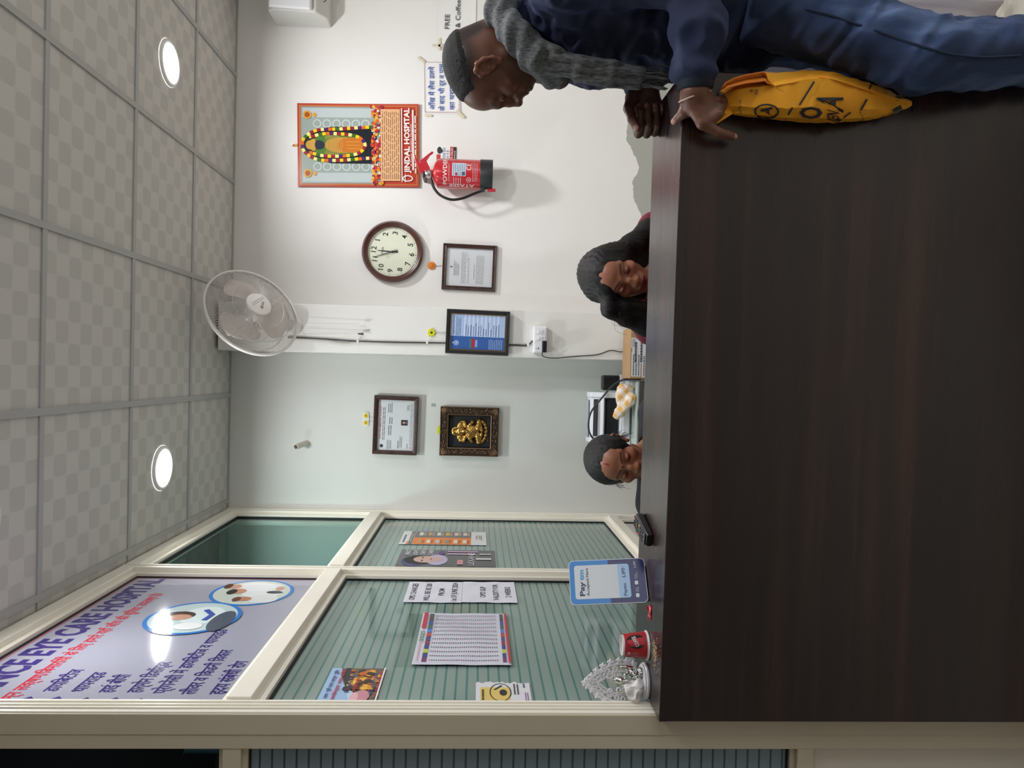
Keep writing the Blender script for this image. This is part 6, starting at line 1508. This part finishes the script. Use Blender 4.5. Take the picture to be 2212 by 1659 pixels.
# densify along the bag
rs2 = []
for i in range(len(rings)-1):
    for k in range(4): rs2.append([tuple(np.array(a)*(1-k/4)+np.array(b)*k/4+0.0016*math.sin(i*1.9+k*1.3+j*2.1)*v3(0.3, -1, 0.2)*(0 < i < 11 and j not in (8, 9, 10))) for j, (a, b) in enumerate(zip(rings[i], rings[i+1]))])
rs2.append(rings[-1])
tyb = NT('orange_nonwoven_fabric', 0.75); tyb.color(tyb.ramp(tyb.noise(14, 5), [(0.35, '#ea9a18'), (0.65, '#f4aa22')])); tyb.bump(tyb.noise(500, 2), 0.35, 0.001); M_bag = tyb.m
c0 = P(1760, 215, Y=1.56); bag = thing('carrier_bag', 'yellow orange printed cloth carrier bag held by the man at the counter', 'bag', Matrix.Translation(c0))
def bag_part(mb, name, mat=None, **k): o = mb.build(name, mat, None, **k); return adopt(o, bag)
bm_ = MB().rings(rs2); body = bag_part(bm_, 'pouch', M_bag, smooth='auto')
bvh = BVHTree.FromPolygons([Vector(v) for v in bm_.v], bm_.f)
def on_bag(x, y, off=0.0035):
    d = FW + RT*((1659-y)-829.5)/F_PX - UP*(x-1106)/F_PX; dv = Vector(d).normalized()
    h = bvh.ray_cast(Vector(CAM), dv)
    q = h[0] if h[0] is not None else Vector(P(x, y, Y=1.55))
    return tuple(q-dv*off)
class BagPrint(Print):
    def __init__(s): super().__init__(0, None)
    def _add(s, pts, fs, col):
        s.mb.use(cm(col, 0.7)); s.mb.add([on_bag(*p) for p in pts], fs); return s
bp = BagPrint(); DK = '#2e2a2c'
def btext(t_, cx, cy, hpx, wpx, slant=0.0, bold=0.0, rot=0.0):
    v, f = text_geo(t_, bold); x0, x1 = v[:, 0].min(), v[:, 0].max(); y0, y1 = v[:, 1].min(), v[:, 1].max()
    q = [((a-(x0+x1)/2)/(x1-x0)*wpx, (b-(y0+y1)/2)/(y1-y0)*hpx) for a, b in v]
    cr, sr = math.cos(rot), math.sin(rot); q = [(a*cr-b*sr+b*slant, a*sr+b*cr) for a, b in q]
    bp._add([(cx-b, cy-a) for a, b in q], f, DK)
btext('A', 1793, 220, 58, 34, 0.25, 0.02); btext('O', 1752, 244, 50, 26, 0.0, 0.03); btext('IEN', 1800, 251, 26, 22, 0.3, 0.02); btext('A', 1656, 241, 26, 26, 0.2, 0.02)
bp.ring(1656, 241, 27, 17, 4, DK, 30)
for a, b, wd in (((1759, 176), (1727, 227), 4), ((1712, 232), (1697, 258), 4), ((1873, 214), (1860, 238), 4), ((1838, 243), (1812, 262), 3), ((1882, 182), (1876, 196), 4)): bp.line([a, ((a[0]+b[0])/2, (a[1]+b[1])/2), b], wd, DK)
btext('8', 1623, 196, 7, 6); btext('98', 1634, 199, 8, 11); btext('Lal Mohan', 1598, 231, 7, 30, 0.2); btext('Fancy Wr', 1862, 250, 6, 26, 0.0, 0.0, 0.3)
for cx, cy, w_ in ((1940, 236, 12), (1946, 208, 10)): bp.line([(cx-10, cy+6), (cx, cy), (cx+8, cy-4)], w_, '#4b463c')
adopt(bp.build(None), bag)
# folded top edge and gathered handles
def tri(pts, name, mat, th=0.003): 
    mb = MB(); n = len(pts); q = [tuple(p) for p in pts]; q2 = [tuple(np.array(p)+v3(0, th, 0)) for p in pts]; mb.add(q+q2, [tuple(range(n)), tuple(range(2*n-1, n-1, -1))]+[(i, n+i, n+(i+1) % n, (i+1) % n) for i in range(n)]); return bag_part(mb, name, mat)
lip = [(1557, 193), (1566, 178), (1585, 168), (1610, 161), (1648, 154), (1656, 158), (1660, 172), (1672, 186)]
inn = [(1560, 197), (1572, 190), (1590, 186), (1612, 181), (1640, 178), (1652, 176), (1656, 180), (1672, 187)]
mb = MB(); n = len(lip)
mb.rings([[tuple(P(x, y, Y=1.525+0.0*i)) for i, (x, y) in enumerate(lip)], [tuple(P((x+a)/2, (y+b)/2, Y=1.545)) for (x, y), (a, b) in zip(lip, inn)], [tuple(P(a, b, Y=1.512)) for a, b in inn]], False, False, False)
o = bag_part(mb, 'mouth_fold', cm('#d9791a', 0.8), smooth=True); sm = o.modifiers.new('thick', 'SOLIDIFY'); sm.thickness = 0.0025
for w0, w1, nm in (([(1557, 214), (1562, 238), (1543, 268), (1551, 266), (1582, 246), (1574, 216)], 1.553, 'handle'), ([(1552, 232), (1560, 246), (1570, 246), (1566, 224)], 1.548, 'handle')):
    tri([P(x, y, Y=w1) for x, y in w0], nm, M_bag)
cr = [tuple(on_bag(x, y, 0.001)) for x, y in ((1676, 185), (1720, 177), (1762, 166), (1800, 171), (1850, 187), (1900, 203), (1945, 216), (1966, 221))]
bag_part(MB().tube(spline(cr, 4), 0.0022, 5), 'gusset_seam', M_bag, smooth=True)

# ---------------------------------------------------------------- two staff women seated behind the counter
def woman(label, eye_px, Y, yaw, pitch, roll, s, skin, lip, cloth, hair_fn, chair_y, sh_drop=0.155, paint_extra=None):
    f = v3(math.sin(yaw)*math.cos(pitch), -math.cos(yaw)*math.cos(pitch), -math.sin(pitch))
    R = head_frame(f, roll); C = P(*eye_px, Y=Y)-R @ (v3(0, 0.088, 0.012)*s)
    nb = v3(C[0]+0.005, C[1]+0.05, C[2]-0.105); zs = nb[2]-0.04
    shl, shr = v3(nb[0]-0.165, nb[1]+0.01, zs), v3(nb[0]+0.165, nb[1]+0.01, zs)
    t = person(label, (nb[0], nb[1]+0.02, 0))
    ell_, elr = v3(nb[0]-0.23, nb[1]-0.08, zs-0.25), v3(nb[0]+0.23, nb[1]-0.08, zs-0.25); zd = 0.785
    wl, wr_ = v3(nb[0]-0.12, 2.17, zd), v3(nb[0]+0.12, 2.17, zd)
    hd = []
    for w0, e0, sgn in ((wl, ell_, 1), (wr_, elr, -1)):
        u = v3(sgn*0.25, -0.95, 0); u /= np.linalg.norm(u); sd = np.cross(u, v3(0, 0, 1)); rays = []
        for k, (o_, L_) in enumerate(((-0.028, 0.055), (-0.01, 0.065), (0.009, 0.062), (0.027, 0.048))):
            rays.append(([w0, w0+u*0.045+sd*o_*0.7, w0+u*0.08+sd*o_+v3(0, 0, 0.006), w0+u*(0.08+L_*0.55)+sd*o_*1.05+v3(0, 0, 0.002), w0+u*(0.08+L_)+sd*o_*1.05-v3(0, 0, 0.012)], [0.021, 0.015, 0.011, 0.0092, 0.0075]))
        rays.append(([w0, w0+u*0.03+sd*0.03*sgn, w0+u*0.055+sd*0.046*sgn, w0+u*0.085+sd*0.05*sgn], [0.02, 0.014, 0.011, 0.008])); hd.append((rays, w0+u*0.06))
    hip = v3(nb[0], nb[1]+0.06, 0.52)
    def torso(p, g=0.0):
        d = cap(p, v3(nb[0], nb[1]+0.02, zs-0.12), hip+v3(0, 0, 0.1), 0.115+g, 0.13+g); d = smin(d, cap(p, shl, shr, 0.05+g), 0.06); d = smin(d, ell(p, hip, (0.17+g, 0.15+g, 0.12+g)), 0.06)
        for a, b, c in ((shl, ell_, wl), (shr, elr, wr_)):
            d = smin(d, cap(p, a, b, 0.045+g, 0.038+g), 0.03); d = smin(d, cap(p, b, b+(c-b)*(1.0 if g == 0 else 0.8), 0.036+g, 0.023+g), 0.02)
        return d
    def body(p):
        d = bounded(p, C, 0.155, lambda q: head_sdf(to_local(q, C, R, s), True)*s)
        d = smin(d, cap(p, C+R @ v3(0, -0.03, -0.03), nb, 0.046, 0.052), 0.025); d = smin(d, torso(p), 0.035)
        for rays, c in hd: d = smin(d, bounded(p, c, 0.12, lambda q: rays_hand(q, rays)), 0.008)
        return d
    def paint(V):
        c = face_paint(V, C, R, s, skin, lip, '#17100f', True)
        return paint_extra(c, to_local(V, C, R, s)) if paint_extra else c
    lo = np.minimum(C-0.16, v3(nb[0]-0.32, 2.0, 0.4)); hi = np.maximum(C+0.17, v3(nb[0]+0.32, nb[1]+0.26, 0.6))
    adopt(sdf_obj('body', body, lo, hi, 0.0028, M_skin, None, paint, zfine=[(C[2]-0.115, 2)]), t)
    bl = lambda p: smax(torso(p, 0.012)+0.006*vnoise(p*np.array([1, 1, 1.6]), 22), np.maximum(p[:, 2]-(zs+0.075), (0.075-np.linalg.norm((p-nb)[:, :2]-np.array([0, -0.03]), axis=1))*(p[:, 2] > zs-0.02)), 0.01)
    adopt(sdf_obj('blouse', bl, v3(nb[0]-0.34, 2.0, 0.38), v3(nb[0]+0.34, nb[1]+0.28, zs+0.12), 0.006, cloth), t)
    sk = lambda p: smin(smin(cap(p, hip+v3(-0.09, 0, 0), hip+v3(-0.1, -0.36, 0.0), 0.1, 0.08), cap(p, hip+v3(0.09, 0, 0), hip+v3(0.1, -0.36, 0), 0.1, 0.08), 0.06), smin(cap(p, hip+v3(-0.1, -0.36, 0), v3(hip[0]-0.1, hip[1]-0.36, 0.06), 0.08, 0.09), cap(p, hip+v3(0.1, -0.36, 0), v3(hip[0]+0.1, hip[1]-0.36, 0.06), 0.08, 0.09), 0.06), 0.05)
    adopt(sdf_obj('skirt', lambda p: smax(sk(p), 0.004-p[:, 2], 0.003), v3(nb[0]-0.32, hip[1]-0.5, -0.02), v3(nb[0]+0.32, hip[1]+0.16, 0.68), 0.012, cloth), t)
    hair_fn(t, C, R, s, nb)
    # office chair beneath her
    ch = thing('office_chair', ('dark office chair under the woman in maroon' if chair_y else 'dark office chair under the woman in black'), 'chair', Matrix.Translation((hip[0], hip[1], 0)))
    mk = cm('#26262b', 0.7); zz = 0.40
    MB().box((0, -0.08, zz-0.03), (0.44, 0.42, 0.05)).build('seat', mk, ch, bevel=0.02); MB().box((0, 0.29, zz+0.25), (0.36, 0.04, 0.36)).build('backrest', mk, ch, bevel=0.015)
    MB().box((0, 0.27, zz+0.05), (0.05, 0.02, 0.2)).build('back_support', mk, ch); MB().lathe([(0.025, 0.06), (0.025, zz-0.055)], 12).build('column', cm('#3a3a3e', 0.4, 0.6), ch)
    for k in range(5):
        a = k*1.2566; MB().tube([(0, 0, 0.08), (0.24*math.cos(a), 0.24*math.sin(a), 0.06)], [0.02, 0.013], 8).build('leg', mk, ch); MB().ball((0.24*math.cos(a), 0.24*math.sin(a), 0.028), 0.027, 10, 6).build('castor', mk, ch)
    return t, C, R, nb
def flyaways(t, base, n, fn, seed):
    rn = random.Random(seed); mb = MB()
    for k in range(n):
        pts = fn(rn); mb.tube(spline(pts, 4), 0.00045, 3, cap=False)
    return adopt(tag(mb.build('loose_strands', cm('#1a1617', 0.5), None), None, kind='stuff'), t)
def hair1(t, C, R, s, nb):
    w = lambda a, b, c: C+R @ (v3(a, b, c)*s)
    lst = [w(-0.06, -0.01, 0.05), P(1318, 668, Y=2.37), P(1352, 684, Y=2.385), P(1395, 702, Y=2.40), P(1395, 702, Y=2.42)-v3(-0.02, 0, 0.16)]
    rst = [w(0.06, -0.02, 0.05), P(1335, 546, Y=2.40), P(1362, 530, Y=2.42), P(1402, 498, Y=2.44), P(1402, 498, Y=2.46)-v3(0.02, 0, 0.16)]
    def fn(p):
        q = to_local(p, C, R, s)
        d = ell(q, (0, -0.016, 0.034), (0.0875, 0.105, 0.0875))*s
        d = smin(d, chain(p, lst, [0.03, 0.027, 0.03, 0.036, 0.03], 0.02), 0.035); d = smin(d, chain(p, rst, [0.03, 0.03, 0.034, 0.038, 0.03], 0.02), 0.035)
        d = smin(d, chain(p, [w(0.068, 0.0, 0.02), P(1350, 660, Y=2.375), P(1402, 676, Y=2.39)], [0.022, 0.03, 0.036]), 0.02); d = smin(d, cap(p, w(0, -0.07, 0.0), nb+v3(0, 0.075, -0.12), 0.075, 0.1), 0.06); d = smin(d, cap(p, w(0.03, -0.045, -0.03), nb+v3(-0.07, 0.035, -0.09), 0.05, 0.05), 0.03); d = smin(d, cap(p, w(-0.03, -0.045, -0.03), nb+v3(0.09, 0.035, -0.09), 0.05, 0.05), 0.03)
        face = ell(q*np.stack([0.066/(0.066-0.012*sm01(q[:, 2], 0.02, 0.07)), np.ones(len(q)), np.ones(len(q))], 1), (0.0, 0.1, -0.022), (0.066, 0.085, 0.1))*s
        d = smax(d, -face, 0.012)
        part_ = np.abs(q[:, 0]-0.002)-0.0035; gr = np.maximum(part_, -(q[:, 2]-0.06)); d = smax(d, -(np.maximum(gr, 0.055-q[:, 1]*1.0)*s+0.0), 0.006)
        st = np.sin(np.arctan2(q[:, 0], q[:, 2]+0.02)*46+10*vnoise(q, 14))
        return d+0.0008*st*sm01(q[:, 2], -0.05, 0.03)*sm01(-q[:, 1], -0.06, -0.02)+0.003*vnoise(p*np.array([3, 3, 0.6]), 45)
    lo = np.minimum(C-0.17, np.minimum(lst[-1], rst[-1])-0.06); hi = np.maximum(C+0.17, np.maximum(lst[3], rst[3])+0.06)
    adopt(sdf_obj('hair', fn, lo, hi, 0.0034, M_hair), t)
    def fl(rn):
        S0 = rn.choice([lst, rst]); k = rn.uniform(0.1, 2.4); i = int(k); a = S0[i]+(S0[i+1]-S0[i])*(k-i)+v3(rn.gauss(0, 0.012), rn.gauss(0, 0.02), 0.012)
        sg = -1 if S0 is lst else 1; e = v3(sg*rn.uniform(0.015, 0.04), rn.gauss(0, 0.01), -rn.uniform(0.02, 0.08)); return [a, a+e*0.4+v3(sg*0.012, 0, 0.01), a+e]
    flyaways(t, C, 110, fl, 2)
    # earring and fine chain
    ep = w(-0.080, 0.004, -0.034); mb = MB(); mb.torus(0.0055, 0.0012, 16, 6, Matrix.Translation(ep) @ Matrix.Rotation(1.57, 4, 'X')); mb.build; o = adopt(mb.build('earring', cm('#c9c2b8', 0.25, 0.8), None, smooth=True), t)
    adopt(MB().ball(ep+v3(0, -0.002, -0.011), 0.0055, 12, 8).build('pearl', cm('#e4ddd6', 0.2, 0, 0.5), None, smooth=True), t)
def hair2(t, C, R, s, nb):
    w = lambda a, b, c: C+R @ (v3(a, b, c)*s)
    def fn(p):
        q = to_local(p, C, R, s)
        d = ell(q, (0, -0.016, 0.033), (0.0895, 0.104, 0.086))*s; d = smin(d, ell(p, w(0, -0.115, -0.01), (0.045, 0.045, 0.045)), 0.02)
        face = ell(q*np.stack([0.072/(0.072-0.016*sm01(q[:, 2], 0.0, 0.06)), np.ones(len(q)), np.ones(len(q))], 1), (0.0, 0.098, -0.03), (0.072, 0.09, 0.106))*s; d = smax(d, -face, 0.01)
        ear = ell(q, (0, 0.012, -0.052), (0.12, 0.022, 0.034))*s; d = smax(d, -ear, 0.012)
        gr = np.maximum(np.abs(q[:, 0])-0.003, 0.06-q[:, 2]); d = smax(d, -(np.maximum(gr, 0.05-q[:, 1])*s), 0.006)
        st = np.sin(np.arctan2(q[:, 0], q[:, 1]+0.11)*52+8*vnoise(q, 16))
        return d+0.0008*st*sm01(-q[:, 1], -0.06, -0.02)+0.002*vnoise(p, 90)
    adopt(sdf_obj('hair', fn, C-0.18, C+0.18, 0.0032, M_hair), t)
    def fl(rn):
        sg = rn.choice([-1, 1, -1]); a = w(sg*0.08, rn.uniform(-0.03, 0.02), rn.uniform(-0.02, 0.04)); e = v3(sg*-1*rn.uniform(-0.005, 0.02), rn.gauss(0, 0.01), -rn.uniform(0.01, 0.05)); return [a, a+e*0.5+(a-C)*0.12, a+e+(a-C)*0.1]
    flyaways(t, C, 60, fl, 5)
    n = R[:, 1]
    bi = hitpoint(C, R, s, 0.0, 0.038); adopt(MB().ball(bi, 0.0036, 12, 6).build('bindi', cm('#5a0f1a', 0.4), None, smooth=True), t)
def hitpoint(C, R, s, x, z):
    y = 0.16
    for i in range(80):
        d = float(head_sdf(np.array([[x, y, z]]), True)[0])
        if d < 0.0005: break
        y -= d*0.8
    return C+R @ (v3(x, y, z)*s)
M_maroon = mottled('maroon_knit', '#5e1022', '#7a1a30', 20, 0.8, 0.2, 300)
M_dark = mottled('black_navy_cotton', '#101218', '#1a1c25', 12, 0.8, 0.15, 200)
def sindoor(c, q): return blend(c, L3('#8a1526'), sm01(-np.abs(q[:, 0]), -0.0045, -0.002)*sm01(q[:, 2], 0.076, 0.08)*sm01(-q[:, 2], -0.096, -0.09))
woman('long haired woman in maroon looking down behind the counter', (1353, 604), 2.335, -0.27, 0.36, 0.17, 0.985, '#a76f57', '#7a1d34', M_maroon, hair1, 1)
woman('woman with tied hair and a red forehead dot behind the counter', (1356, 1008), 2.43, -0.12, 0.30, 0.10, 0.985, '#9e6950', '#824a42', M_dark, hair2, 0, paint_extra=sindoor)
